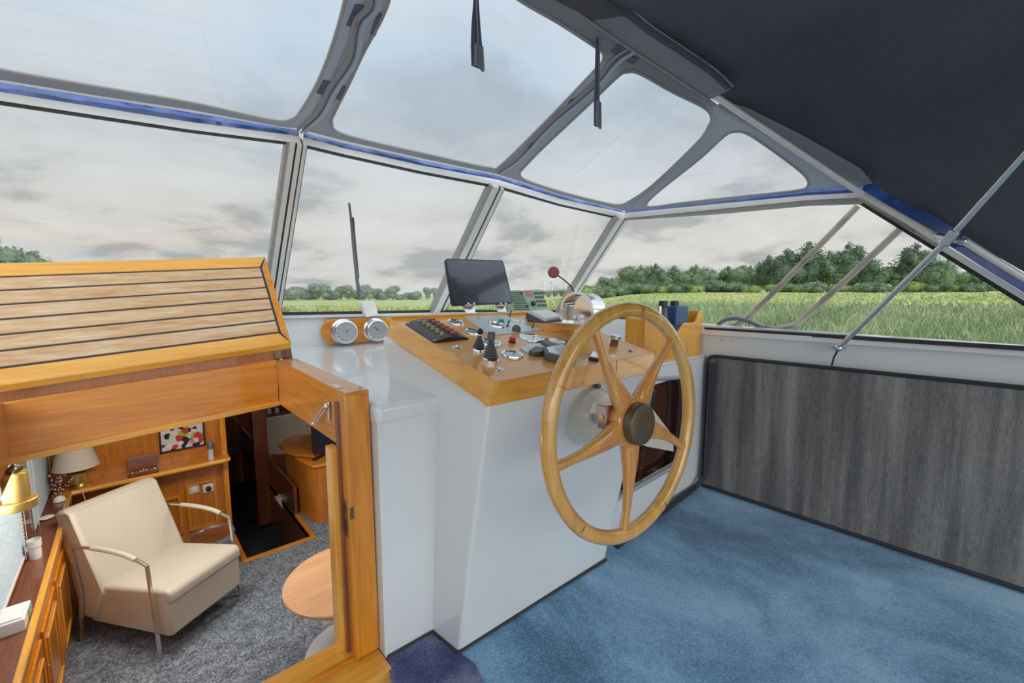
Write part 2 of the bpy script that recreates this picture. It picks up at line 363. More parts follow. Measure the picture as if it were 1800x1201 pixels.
# walls of the cockpit
w = MB(); w.polyslab([(B0.x, 3.32, 0), (B1.x, B1.y, 0), (B2.x, B2.y, 0), (B3.x, B3.y, 0), (B3.x+.07, B3.y+.05, 0), (B2.x+.04, B2.y+.07, 0), (B1.x, B1.y+.08, 0), (B0.x, 3.40, 0)], (0, 0, 1))
for i, p in enumerate(w.v): w.v[i] = V((p.x, p.y, .90 if p.z < .5 else 1.148))
struct(w.build('wall_front', 'white'))
w = MB(); w.hexa([(2.88, -2.2, 0), (3.0, -2.2, 0), (3.0, B3.y, 0), (2.88, B3.y, 0)], [(2.88, -2.2, S2.z-.035), (3.0, -2.2, S2.z-.035), (3.0, B3.y, B3.z-.03), (2.88, B3.y, B3.z-.03)])
i0 = [i for i, p in enumerate(w.v)]
struct(w.build('wall_starboard', 'white'))
# white shelf behind console, its rounded front, and the wall down to the carpet
w = MB(); w.box(.60, 2.88, 1.352, 3.30, .86, .93); struct(w.build('trim_1', 'white', bevel=.02, seg=3))
w = MB(); w.polyslab([(.605, 1.36, 0), (.797, 1.356, 0), (.86, 1.356, 0), (.86, 1.43, 0), (.605, 1.43, 0)], (0, 0, .88)); struct(w.build('wall_entrance', 'white'))
# aft-facing wall to the right of the console, with an opening port in it
YW = 1.262
def aw(px, py): return onY(px, py, YW)
op = [aw(*p) for p in ((1108, 690), (1190, 664), (1203, 664), (1211, 676), (1212, 700), (1207, 760), (1202, 800), (1190, 815), (1090, 872), (1075, 872))]
opn = [V((p.x, YW, p.z)) for p in op]
w = MB(); w.polyslab([(1.5, YW, 0), (2.86, YW, 0), (2.86, YW, .893), (1.5, YW, .893)], (0, .03, 0), opn)
struct(w.build('wall_helm', 'white'))
w = MB(); w.box(1.5, 2.88, YW, 1.6, .893, .905); struct(w.build('trim_2', 'white', bevel=.004))
port = thing('cabin_port', 'grey framed cabin port with dark brown glass behind the steering wheel', 'window', (2.2, YW, .3))
loop = opn; fr = MB(); lp = [p+V((0, -.004, 0)) for p in spline(opn, 4, True)]; fr.tube(lp, .013, 8, closed=True); fr.build('port_frame', 'frame_grey', port)
g = MB(); g.polyslab([p+V((0, .07, 0)) for p in opn], (0, .006, 0)); g.build('port_glass', 'dark_glass', port)
g = MB(); g.box(1.95, 2.84, 1.75, 1.78, .01, .88); g.box(1.95, 2.84, 1.31, 1.74, 0, .01); g.build('cabin_lining', 'mahogany_z', port)
g = MB(); pts = [onY(*p, YW+.045) for p in ((1138, 714), (1146, 718), (1184, 768), (1184, 794), (1120, 782), (1128, 740))]; g.polyslab(pts, (0, .012, 0)); g.build('port_reflection', 'cream', port, smooth=0)  # cream slab shaped to stand in for a reflection on the port glass
# grey laminate bench panel with black edging along the starboard side
pn = thing('bench_panel', 'grey streaked laminate panel with black edging against the starboard side', 'panel', (2.84, .2, 0))
pa, pb = onX(1256, 626, 2.84), onX(1800, 682, 2.84); sl = (pb.z-pa.z)/(pb.y-pa.y)
c = [V((2.84, 1.235, .02)), V((2.84, 1.235, pa.z-.03)), V((2.84, 1.215, pa.z-.007)), V((2.84, 1.18, pa.z)), V((2.84, -1.8, pa.z+sl*(-1.8-pa.y))), V((2.84, -1.8, .02))]
MB().polyslab(c, (.025, 0, 0)).build('laminate_board', 'laminate', pn, smooth=0)
MB().tube([p+V((-.001, 0, 0)) for p in c], .011, 8, closed=True).build('edging', 'rubber', pn)
# alloy ledge under the side window + screws
MB_ = MB().ribbon([S1+V((-.03, .35, -.004)), S2+V((-.03, -1.6, -.004))], [S1+V((-.03, .35, -.035)), S2+V((-.03, -1.6, -.035))], (.06, 0, 0)); struct(MB_.build('trim_3', 'aluminium'))
for i, (x, y) in enumerate(((1269, 598), (1286, 600))):
    p = onX(x, y, 2.88); tag(MB().lathe([(.0075, 0), (.0075, .002), (.003, .004)], p, (-1, 0, 0), 10).build('screw', 'steel'), ['small screw head nearer the wooden binocular box, on the white side wall', 'small screw head farther from the wooden binocular box, on the white side wall'][i], 'screw')
p = onY(519, 570, 3.29); tag(MB().lathe([(.007, 0), (.007, .003), (.003, .005)], p, (0, -1, 0), 10).build('screw', 'steel'), 'small dark screw head in the white wall right of the teak lid', 'screw')
p = onY(822, 1019, 1.19); tag(MB().lathe([(.004, 0), (.004, .02)], p, (0, -1, 0), 10).build('screw', 'rubber'), 'tiny dark screw low on the white console face', 'screw')
# windows: glass + frames
def pane(i, pts, th=.006):
    pts = [V(p) for p in pts]; n = (pts[1]-pts[0]).cross(pts[2]-pts[0]).normalized()
    o = MB().polyslab(pts, n*th).build('window_%d' % i, 'pane_glass', smooth=0); struct(o); return o
w1 = pane(1, [Tm, T1, B1, B0]); w2 = pane(2, [T1, T2, B2, B1]); w3 = pane(3, [T2, T3, B3, B2]); w4 = pane(4, [T3, T4, S3, S2, S1, B3])
def rail(parent, px_top, px_bot, pl, th, mat, name='window_frame', off=0):
    A = [onP(*p, pl) for p in px_top]; B = [onP(*p, pl) for p in px_bot]; n = away(pl, A)
    A = [p+n*off for p in A]; B = [p+n*off for p in B]
    return MB().ribbon(A, B, n*th).build(name, mat, parent)
P01, P12, P23, P34 = vplane(T0, T1), vplane(T1, T2), vplane(T2, T3), vplane(T3, T4)
rows = {0: (P01, [(-200, 94, 112, 132, 145, 149), (0, 122, 142, 162, 177, 181), (335, 176, 195, 215, 228, 231), (527, 214, 228, 240, 252, 255)]),
        1: (P12, [(534, 220, 231, 242, 254, 257), (600, 234, 249, 260, 270, 273), (740, 266, 280, 291, 301, 304), (877, 298, 308, 317, 327, 330)]),
        2: (P23, [(877, 298, 308, 317, 327, 330), (985, 333, 342, 350, 359, 361), (1097, 367, 371, 375, 384, 386)]),
        3: (P34, [(1097, 367, 371, 375, 384, 387), (1260, 348, 354, 359, 368, 376), (1420, 331, 333, 344, 352, 361), (1516, 322, 325, 339, 347, 358)])}
blue = thing('blue_cover_strip', 'glossy blue vinyl strip along the top of the window frames', 'cover', T1)
hem = thing('canvas_hem', 'grey canvas hem clipped above the blue strip', 'hem', T1)
for k, w in enumerate((w1, w2, w3, w4)):
    pl, rw = rows[k]
    rail(w, [(r[0], r[3]-.5) for r in rw], [(r[0], r[4]) for r in rw], pl, .03, 'aluminium')
    rail(w, [(r[0], r[4]) for r in rw], [(r[0], r[5]) for r in rw], pl, .02, 'rubber' if k < 3 else 'alu_grey', 'gasket', .004)
    # blue strip: slightly wrinkled
    fine = []
    for a, b_ in zip(rw, rw[1:]):
        for j in range(12): t_ = j/12; fine.append([a[q]+(b_[q]-a[q])*t_ for q in range(6)])
    fine.append(list(rw[-1])); A = []; B = []; Cc = []
    for r in fine:
        a = onP(r[0], r[2]-1.5, pl); b_ = onP(r[0], r[3]+1, pl); n = away(pl, [a]); q = random.uniform(-.005, .005) if k < 3 else random.uniform(-.002, .002)
        A.append(a+n*.02); B.append(b_+n*(.014)); Cc.append((a+b_)/2-n*(.004+q)+n*.012+V((0, 0, random.uniform(-.004, .004) if k < 3 else 0)))
    mb = MB().ribbon(A, Cc, away(pl, A)*.004); mb.ribbon(Cc, B, away(pl, A)*.004); mb.build('vinyl_strip', 'blue_vinyl', blue, smooth=60)
    rail(hem, [(r[0], r[1]) for r in rw], [(r[0], r[2]) for r in rw], pl, .004, 'hem_grey', 'hem_band', .018)
# raked rear edge of side window
rail(w4, [(1512, 341), (1660, 430), (1800, 516), (1960, 614)], [(1505, 349), (1654, 440), (1800, 529), (1960, 627)], SIDE, .03, 'aluminium')
rail(w4, [(1505, 349), (1654, 438), (1800, 527), (1960, 625)], [(1507, 358), (1650, 447), (1800, 540), (1960, 637)], SIDE, .02, 'rubber', 'gasket', .012)
# sill gaskets
def sill(parent, A, B, th=.022, d=.02):
    A, B = V(A), V(B); MB().ribbon([A+Z*th/2, B+Z*th/2], [A-Z*th/2, B-Z*th/2], (0, -d, 0)).build('gasket', 'rubber', parent)
    MB().ribbon([A-Z*th/2, B-Z*th/2], [A-Z*(th/2+.02), B-Z*(th/2+.02)], (0, -d-.006, 0)).build('sill', 'white_matt', parent)
sill(w1, B0, B1); sill(w2, B1, B2); sill(w3, B2, B3)
A = [B3, S1, S2, S2+(S2-S1)*.8]; MB().ribbon([p+Z*.012 for p in A], [p-Z*.008 for p in A], (-.02, 0, 0)).build('gasket', 'rubber', w4)
# mullions (dark / alloy strips)
def mullion(i, Ta, Ba, px, fr):
    pl = plane3(Ta, Ba, V(Ta)+X); (tl, tr, bl, br) = px; mb = MB()
    for a, b_, mi in fr:
        mb.cur = mi; L_ = lambda p, q, t_: (p[0]+(q[0]-p[0])*t_, p[1]+(q[1]-p[1])*t_)
        pts = [L_(tl, tr, a), L_(tl, tr, b_), L_(bl, br, b_), L_(bl, br, a)]
        P = [onP(*q, pl) for q in pts]; n = away(pl, P); mb.polyslab([p-n*(.022 if mi else .012) for p in P], n*.04)
    o = mb.build('trim_%d' % i, ['rubber', 'aluminium', 'alu_grey'], smooth=0); struct(o)
fr7 = [(0, .17, 2), (.17, .42, 1), (.42, .52, 0), (.52, .72, 1), (.72, .79, 0), (.79, .94, 1), (.94, 1, 0)]
fr5 = [(0, .2, 2), (.2, .58, 1), (.58, .7, 0), (.7, .9, 1), (.9, 1, 0)]
mullion(4, T1, B1, ((501, 245), (540, 252), (458, 552), (493, 552)), fr7)
mullion(5, T2, B2, ((859, 322), (887, 329), (754, 548), (783, 548)), fr5)
mullion(6, T3, B3, ((1081, 379), (1104, 384), (977, 548), (995, 548)), fr5)
# ================================================================== CANOPY
seamA_top = (640, 0)
PA = plane3(T1+Z*.04, T2+Z*.03, onY(915, 0, 1.1))
P0 = plane3(T0+Z*.04, T1+Z*.04, onP(640, 0, PA))
PB = plane3(T2+Z*.03, T3+Z*.02, onP(1105, 82, PA))
PC = plane3(T3+Z*.02, T4+Z*.02, onP(1256, 186, PB))
def sm(px, n=5, closed=True):   # smooth a pixel loop
    return [(p.x, p.y) for p in spline([V((a, b, 0)) for a, b in px], n, closed)]
def panel(label, outer, clear_px, pl):
    o = [onP(*p, pl) for p in outer]; t_ = thing('canopy_window_panel', label, 'canopy panel', o[0], 'clear canopy panels')
    cl = sm(clear_px); mb = MB(); pslab(mb, outer, pl, .004, 0, cl); mb.build('canvas_surround', 'canvas_grey', t_, smooth=0)
    mb = MB(); pslab(mb, cl, pl, .0015, .001); mb.build('clear_sheet', 'clear_vinyl', t_, smooth=0)
    P = [onP(*p, pl) for p in cl]; n = away(pl, P); MB().tube([p-n*.002 for p in P], .006, 6, closed=True).build('welt', 'hem_grey', t_)
    return t_
c0 = [(-260, 60), (-100, 96), (0, 121), (170, 151), (335, 179), (440, 202), (490, 211), (513, 208), (528, 195), (560, 140), (585, 75), (606, 0), (622, -90), (640, -200), (560, -300), (-100, -300), (-260, -260)]
o0_ = [(-320, 76), (-200, 98), (0, 140), (170, 168), (335, 193), (500, 224), (531, 226), (551, 197), (575, 160), (600, 100), (625, 40), (640, 0), (655, -90), (680, -330), (-320, -330)]
panel('large clear canopy panel in grey canvas, leftmost above the teak lid', o0_, c0, P0)
c1 = [(690, -120), (687, -20), (672, 30), (640, 90), (612, 150), (588, 198), (583, 214), (592, 230), (640, 245), (740, 268), (820, 286), (862, 294), (880, 290), (960, 212), (1045, 123), (1060, 105), (1058, 90), (1043, 79), (980, 38), (915, 0), (830, -60), (760, -120)]
o1_ = [(640, 0), (625, 40), (600, 100), (575, 160), (551, 197), (531, 228), (600, 246), (740, 278), (877, 307), (900, 285), (960, 222), (1040, 145), (1085, 98), (1104, 84), (1098, 78), (986, 0), (880, -75), (820, -125), (750, -170), (660, -170)]
panel('clear canopy panel in grey canvas between the two zipped seams, above the tablet', o1_, c1, PA)
c2 = [(1103, 126), (1125, 129), (1180, 160), (1236, 188), (1250, 205), (1245, 222), (1225, 250), (1150, 322), (1108, 352), (1088, 359), (1060, 355), (985, 336), (925, 316), (914, 304), (925, 290), (960, 254), (1030, 188), (1085, 135)]
o2_ = [(1104, 84), (1085, 98), (1040, 145), (960, 222), (900, 285), (877, 307), (985, 342), (1097, 371), (1120, 352), (1180, 300), (1240, 235), (1264, 195), (1262, 186), (1246, 174), (1170, 126), (1098, 78)]
panel('clear canopy panel in grey canvas behind the hanging strap nearest the bare pole', o2_, c2, PB)
c3 = [(1295, 231), (1312, 234), (1340, 251), (1395, 291), (1418, 312), (1420, 326), (1402, 334), (1300, 345), (1200, 356), (1148, 363), (1137, 358), (1160, 335), (1230, 279), (1275, 238)]
o3_ = [(1262, 184), (1264, 195), (1240, 235), (1180, 300), (1120, 352), (1097, 371), (1260, 353), (1420, 333), (1516, 326), (1533, 322), (1512, 297), (1412, 240), (1312, 190), (1275, 180)]
panel('small triangular clear canopy panel in grey canvas above the side window', o3_, c3, PC)
# zipped overlaps over seams A and B: wavy light zip tapes and darker stitched patches
def zipper(pl, path, wid, label, patches):
    P = [onP(*p, pl) for p in sm(path, 8, False)]; t_ = thing('zipper', label, 'zip', P[0]); n = away(pl, P)
    sd = []
    for i in range(len(P)): d = (P[min(i+1, len(P)-1)]-P[max(i-1, 0)]).normalized(); sd.append(d.cross(n).normalized())
    for k, (o_, w_, m_) in enumerate(((-.55, .5, 'zip_light'), (.45, .4, 'hem_grey'), (-.05, .16, 'canvas_patch'))):
        A = []; B = []
        for i, p in enumerate(P):
            wv = .25*wid*math.sin(i*.42+1)
            A.append(p+sd[i]*(o_*wid+wv-w_*wid/2)-n*(.005+.002*k)); B.append(p+sd[i]*(o_*wid+wv+w_*wid/2)-n*(.005+.002*k))
        MB().ribbon(A, B, n*.002).build('zip_tape', m_, t_)
    for q in patches:
        pts = [onP(*p, pl)-n*.004 for p in q]; MB().polyslab(pts, n*.003).build('stitched_patch', 'canvas_patch', t_, smooth=0)
zipper(PA, [(531, 232), (553, 202), (585, 160), (614, 100), (635, 40), (652, 0), (664, -60)], .032, 'wavy zip joining the leftmost and middle clear canopy panels',
       [[(568, 140), (582, 143), (570, 168), (556, 162)], [(624, 5), (640, 8), (624, 48), (608, 43)], [(664, 20), (673, 24), (660, 62), (650, 58)], [(603, 150), (612, 152), (600, 176), (590, 172)]])
zipper(PB, [(878, 304), (905, 280), (965, 222), (1035, 155), (1085, 106), (1106, 84)], .036, 'wavy zip joining the middle and right clear canopy panels',
       [[(1064, 68), (1098, 80), (1084, 96), (1060, 82)], [(1100, 95), (1121, 102), (1114, 112), (1096, 104)], [(1003, 173), (1012, 172), (1006, 183), (997, 183)], [(930, 252), (938, 250), (934, 259), (926, 260)]])
# roof
RA, RB = onY(915, -30, 1.1), onY(1250, 172, .95)
E4 = onX(1530, 322, 2.74); E5 = onX(1800, 478, 2.86)
RK = [(p.y, p) for p in (onP(*q, PC)+V((.012, 0, .012)) for q in ((1310, 212), (1370, 246), (1430, 280), (1480, 308)))]
def edge(y):   # starboard edge of the roof canvas at station y
    K = [(.95, RB)]+RK+[(E4.y, E4), (E5.y, E5), (-1.2, V((2.9, -1.2, 1.05))), (-2.2, V((2.9, -2.2, 1.0)))]
    for (a, p), (b_, q) in zip(K, K[1:]):
        if y >= b_-1e-6: t_ = (a-y)/(a-b_); return p+(q-p)*t_
    return K[-1][1]
roof = MB(); ys = [1.1, .95]+[a for a, _ in RK]+[E4.y, .3, .15, 0, E5.y, -.3, -.6, -1, -1.5, -2.2]; gr = []
for y in ys:
    e = edge(min(y, .95)); yy = y; row = []
    zc = 2.30
    base = [V((-1.1, yy, 2.02)), V((-.6, yy, 2.13)), V((0, yy, 2.2)), V((.6, yy, 2.25)), V((1.02, yy, 2.262)), V((1.6, yy, 2.25))]
    if y > .95: row = base+[RB+V((-.2, .08, .01)), RB+V((-.1, .06, 0)), RB+V((0, .03, 0)), RB+V((.01, .01, 0)), RB+V((.01, 0, 0)), RB.copy()]
    else:
        s0 = V((2.0, yy, 2.225)); c_ = V((max(2.1, e.x-.08), yy, 2.2-(.1 if y < .6 else 0))); row = base[:]
        for t_ in (0, .2, .4, .6, .8, 1): row.append(s0*(1-t_)**2+c_*2*t_*(1-t_)+V((e.x, yy, e.z))*t_*t_)
    gr.append(row)
nc = len(gr[0])
for row in gr: roof.v += row
for i in range(len(ys)-1):
    for j in range(nc-1): roof.f.append((i*nc+j, i*nc+j+1, (i+1)*nc+j+1, (i+1)*nc+j)); roof.mi.append(0)
ro = roof.build('canopy_roof', 'canvas_navy', smooth=80); sdm = ro.modifiers.new('th', 'SOLIDIFY'); sdm.thickness = .006; sdm.offset = 1
tag(ro, 'dark navy canvas canopy roof stretched overhead on the starboard side', 'canopy')
# the grey flap (sleeve) along the front bow with its rolled dark piping
PF = plane3(onP(1098, 78, PB)-Z*.012, onP(1246, 174, PB)-Z*.012, onY(1065, 0, .93))
fl = thing('canopy_flap', 'grey canvas flap with dark rolled piping along the front bow of the canopy', 'canvas flap', onP(1098, 78, PF))
mb = MB(); pslab(mb, [(860, -90), (986, 0), (1098, 78), (1180, 131), (1246, 175), (1255, 172), (1284, 157), (1230, 118), (1140, 56), (1062, 0), (960, -90)], PF, .004); mb.build('flap_cloth', 'canvas_grey', fl, smooth=0)
pr = [onP(*p, PF)-Z*.006 for p in ((960, -85), (1066, -2), (1110, 24), (1140, 48), (1200, 88), (1250, 122), (1279, 150))]
MB().tube(spline(pr, 4), .013, 8).build('rolled_piping', 'canvas_navy', fl)
MB().tube([p+V((.018, -.012, .004)) for p in spline(pr, 4)], .0045, 6).build('stitched_edge', 'hem_grey', fl)
MB().tube([onP(*p, PF)-Z*.004 for p in ((880, -75), (986, 0), (1098, 78), (1246, 174))], .004, 6).build('stitched_edge', 'hem_grey', fl)
# hanging straps
def strap(label, px, y0, wds):
    P = [onY(*p, y0) for p in px]; t_ = thing('hanging_strap', label, 'strap', P[0], 'hanging canopy straps')
    cr = [V((w_, 0, 0)) for w_ in wds]; mb = MB().ribbon([p-c_ for p, c_ in zip(P, cr)], [p+c_ for p, c_ in zip(P, cr)], (0, .006, 0)); mb.build('webbing', 'canvas_patch', t_)
    a, b_ = P[-1], P[-2]; w_ = wds[-1]
    mb = MB()
    for k in range(3): mb.tube([a+V(((k-1)*w_*.7, -.006, -.004*k)), b_+V(((k-1)*w_*.55, -.006, 0))], .0055, 6)
    mb.build('bundled_end', 'canvas_grey', t_); mb = MB().tube([a+V((0, -.004, 0)), P[0]+V((0, -.004, 0))], .0025, 6); mb.build('centre_seam', 'hem_grey', t_)
strap('grey webbing strap hanging free above the tablet in front of the middle clear panel', ((833, -60), (838, 0), (838, 50), (839, 82), (840, 118)), 1.0, (.005, .007, .014, .018, .018))
strap('narrow grey webbing strap hanging by the zipped seam near the bare pole', ((1052, 45), (1052, 90), (1051, 140), (1050, 180), (1050, 222)), 1.05, (.009, .011, .012, .014, .014))
# bow tube and supports
def tube_thing(name, label, cat, pts, r, mat, n=12): return tag(MB().tube(pts, r, n).build(name, mat), label, cat)
fa, fb = onX(1650, 416, 2.66), onX(1690, 426, 2.70)
tube_thing('canopy_bow', 'bare cream alloy bow tube running down from the grey flap along the side window', 'tube', [onP(1250, 172, PB)+V((-.01, -.02, .0)), onX(1515, 341, 2.715), onX(1636, 411, 2.69), fa], .0135, 'aluminium')
tube_thing('canopy_side_tube', 'alloy tube running aft from the fitting beside the blue edge', 'tube', [onX(1688, 420, 2.72), onX(1800, 489, 2.77), onX(1800, 489, 2.77)+(onX(1800, 489, 2.77)-onX(1688, 420, 2.72))*3.5], .014, 'aluminium')
A4 = [onX(*p, 2.78) for p in ((1516, 316), (1600, 354), (1673, 399), (1740, 442), (1800, 482), (2000, 612))]; B4 = [onX(*p, 2.78) for p in ((1512, 340), (1600, 393), (1662, 428), (1740, 478), (1800, 515), (2000, 640))]
tag(MB().ribbon(A4, B4, (.006, 0, 0)).build('blue_side_strip', 'blue_vinyl'), 'wide blue vinyl edge running down beside the raked side window frame', 'cover')
st = thing('support_strut', 'long silver strut crossing the side window with strap tied at its foot', 'strut', onX(1470, 617, 2.80))
sp0, sp1, sp2 = onX(1474, 612, 2.80), onX(1668, 420, 2.62), onX(1800, 272, 2.47)
up = sp2+(sp2-sp1).normalized()*.28
MB().tube([sp0, sp1, sp2, up], .0125, 12).build('strut_tube', 'steel', st)
ft = MB().ball(sp0, .02); ft.tube([sp0+V((-.012, .02, .012)), sp0, sp0+V((.0, -.03, .01))], .012, 8); ft.tube([sp0, sp0+V((.08, 0, -.004))], .01, 8); ft.build('foot_joint', 'steel', st)
cl = MB().obox(sp1, (sp2-sp1).normalized(), (sp2-sp1).cross(X).normalized(), X, .07, .035, .035); cl.tube([fa, sp1], .016, 8); cl.tube([sp1, onX(1692, 424, 2.72)], .014, 8); cl.ball(onX(1692, 424, 2.72), .017); cl.ball(fa, .017); cl.build('clamp', 'steel', st, bevel=.004)
MB().tube([sp0+V((-.01, 0, -.01)), onX(1466, 628, 2.83), onX(1462, 643, 2.835)], .005, 6).build('tie_cord', 'rubber', st)
# handrails outside the side window
for lab, px in (('weathered steel rail outside the side window, nearer the windscreen', ((1508, 362), (1440, 432), (1312, 560), (1272, 574))), ('weathered steel rail outside the side window, second from the windscreen', ((1583, 402), (1500, 480), (1410, 562), (1392, 573), (1350, 581)))):
    tube_thing('outside_rail', lab, 'rail', spline([onX(*p, 3.04) for p in px], 3), .0175, 'steel_pole')
tube_thing('outside_hose', 'grey hose arching over the side deck outside the window', 'hose', spline([onX(*p, 3.0) for p in ((1257, 579), (1268, 566), (1292, 560), (1320, 567), (1345, 577), (1400, 583))], 5), .012, 'cable')
# ================================================================== HELM CONSOLE
AL = math.atan(.236); nD = V((0, -math.sin(AL), math.cos(AL))); e2D = V((0, math.cos(AL), math.sin(AL)))
PD = (V((.85, 1.05, 1.026)), nD)
FWD = V((_sy*_cp, _cy*_cp, -_sp))
def mpp(p): return (p-CAM).dot(FWD)/F          # metres per pixel at p
con = thing('helm_console', 'white helm console with varnished wooden instrument board', 'helm console', (1.3, 1.3, 0))
tFL, tBL, tFR = onP(872, 672, PD), onP(686, 561, PD), onP(1150, 621.5, PD)
tBR = V((tFR.x+.06, tBL.y, tBL.z))
bFL, bFR = onY(858, 716, tFL.y-.014), onY(1152, 654, tFL.y-.014); bBL = onX(681, 592, bFL.x); bBR = V((tBR.x+.01, bBL.y, bBL.z))
MB().hexa([(.815, 1.205, 0), (1.678, 1.185, 0), (1.72, 1.85, 0), (.797, 1.36, 0)], [(bFL.x+.02, bFL.y+.02, bFL.z+.02), (bFR.x-.02, bFR.y+.02, bFR.z+.02), (bBR.x-.01, bBR.y+.12, bBR.z), (bBL.x+.03, bBL.y+.12, bBL.z-.01)]).build('body', 'white', con, bevel=.012, seg=3)
def inset(p, q, t_): return p+(q-p)*t_
board = MB(); board.hexa([tFL-Z*.03, tFR-Z*.03, tBR-Z*.03, tBL-Z*.03], [tFL, tFR, tBR, tBL]); dash = board.build('instrument_board', 'dashboard_wood', con, bevel=.004)
def fasc(a, b, c, d, inn, name='fascia', mat='pale_varnish_x'):
    return MB().hexa([c, d, d+V(inn), c+V(inn)], [a, b, b+V(inn), a+V(inn)]).build(name, mat, con, bevel=.003)
sX = onY(1087, 650, tFL.y).x; k_ = (sX-tFL.x)/(tFR.x-tFL.x)
mt = tFL+(tFR-tFL)*k_; mb_ = bFL+(bFR-bFL)*k_
U = V((0, 0, .0015))
fasc(tFL+U, mt+U-X*.0012, bFL, mb_-X*.0012, (0, .025, 0)); fasc(mt+U+X*.0012, tFR+U, mb_+X*.0012, bFR, (0, .025, 0))
fasc(tBL+U, tFL+U, bBL, bFL, (.025, 0, 0), mat='pale_varnish_y'); fasc(tFR+U, tBR+U, bFR, bBR, (-.025, 0, 0), mat='pale_varnish_y')
MB().obox((tBL+tBR)/2+nD*.006, X, e2D, nD, (tBR-tBL).length, .02, .016).build('back_rail', 'pale_varnish_x', con, bevel=.002)
def on(px, py, h=0): return onP(px, py, PD)+nD*h
# round gauges: chrome bezel > dial > needle
def gauge(px, py, w, dial, thick=.008, name='gauge', ring='chrome'):
    p = on(px, py); r = w/2*mpp(p)
    g = MB().lathe([(r, 0), (r, thick*.5), (r*.96, thick), (r*.86, thick*1.05), (r*.82, thick*.6)], p, nD, 32).build(name, ring, con)
    MB().lathe([(r*.84, thick*.55), (r*.83, thick*.62)], p, nD, 28).build('dial', dial, g)
    MB().obox(p+nD*(thick*.75)+X*r*.2, (X*.8+e2D*.6).normalized(), (e2D*.8-X*.6).normalized(), nD, r*.75, r*.06, .001).build('needle', 'black', g)
    return g
for a in ((801, 568, 33, 'dial_blue'), (832, 585, 35, 'dial_blue'), (862, 604, 40, 'dial_blue'), (900, 625, 40, 'dial_blue'), (934, 595, 46, 'dial_light')): gauge(*a)
# light control plate with gauge, green lamp, dome and toggles
cp = MB().polyslab([on(*p, .0005) for p in ((815, 557.5), (861, 591), (959, 580), (928, 573), (884, 551.5))], nD*.003).build('control_plate', 'plate_grey', con, bevel=.001)
gauge(873, 574, 34, 'dial_blue', .012); gauge(912, 566, 32, 'dial_light', .006, ring='plate_grey')
def sub(par, name, mb, mat, **k): return mb.build(name, mat, par, **k)
p = on(881, 567, .003); sub(cp, 'green_lamp', MB().lathe([(.015, 0), (.015, .008), (.011, .013), (1e-6, .015)], p, nD, 16), 'green')
p = on(907, 583, .003); sub(cp, 'horn_dome', MB().lathe([(.021, 0), (.021, .012), (.016, .024), (.008, .028), (1e-6, .029)], p, nD, 18), 'grey_plastic')
for q in ((892, 575), (936, 577), (840, 562), (896, 557)):
    p = on(*q, .003); sub(cp, 'toggle', MB().lathe([(.007, 0), (.007, .006), (.003, .007), (.004, .026), (.006, .03), (1e-6, .032)], p, (nD+X*.15).normalized(), 10), 'grey_plastic' if q[0] != 840 else 'fuse_brass')
# red stop button
p = on(900, 602); rb = MB().lathe([(.016, 0), (.016, .006), (.013, .007)], p, nD, 18).build('stop_button', 'black', con)
sub(rb, 'red_cap', MB().lathe([(.012, .006), (.014, .012), (.014, .022), (.009, .025), (1e-6, .025)], p, nD, 18), 'red')
# small rosettes
for q, w_ in (((803, 610), 19), ((878, 650), 17), ((1108, 618), 8)):
    p = on(*q); r = w_/2*mpp(p); MB().lathe([(r, 0), (r*.9, .003), (r*.45, .004), (r*.4, .008), (1e-6, .008)], p, nD, 18).build('key_socket', 'steel' if w_ > 10 else 'mahogany_x', con)
# curved fuse and switch panel
c4 = [on(*q) for q in ((712, 571), (762, 604), (824, 597), (768, 565))]   # BL FL FR BR
sw = MB(); n = 10; k = 0
for t_ in (0, 1):
    for j in range(n+1):
        a = inset(c4[0], c4[3], j/n) if t_ == 0 else inset(c4[1], c4[2], j/n); sw.v.append(a+nD*(.004+.016*math.sin(math.pi*j/n)**.8))
for t_ in (0, 1):
    for j in range(n+1): sw.v.append((inset(c4[0], c4[3], j/n) if t_ == 0 else inset(c4[1], c4[2], j/n)))
for j in range(n):
    sw.f += [(j, j+1, n+1+j+1, n+1+j), (j, j+2*n+2, j+2*n+3, j+1), (n+1+j, n+2+j, 3*n+4+j, 3*n+3+j)]
sw.f += [(0, n+1, 3*n+3, 2*n+2), (n, 2*n+1, 4*n+3, 3*n+2)]; sw.mi = [0]*len(sw.f)
spn = sw.build('switch_panel', 'black', con, smooth=50)
def swp(u, v): return inset(inset(c4[0], c4[3], u), inset(c4[1], c4[2], u), v)+nD*(.004+.016*math.sin(math.pi*u)**.8)
for i in range(6):
    v = .13+.148*i
    sub(spn, 'fuse', MB().lathe([(.0095, 0), (.0095, .005), (.006, .006), (.006, .014), (1e-6, .015)], swp(.33, v), nD, 12), 'fuse_brass')
    sub(spn, 'rocker_switch', MB().obox(swp(.68, v)+nD*.005, X, e2D, nD, .034, .013, .012), 'switch_red', bevel=.002)
for u, v in ((.06, .05), (.06, .95), (.94, .05)): sub(spn, 'panel_screw', MB().lathe([(.004, 0), (.003, .002)], swp(u, v), nD, 8), 'chrome')
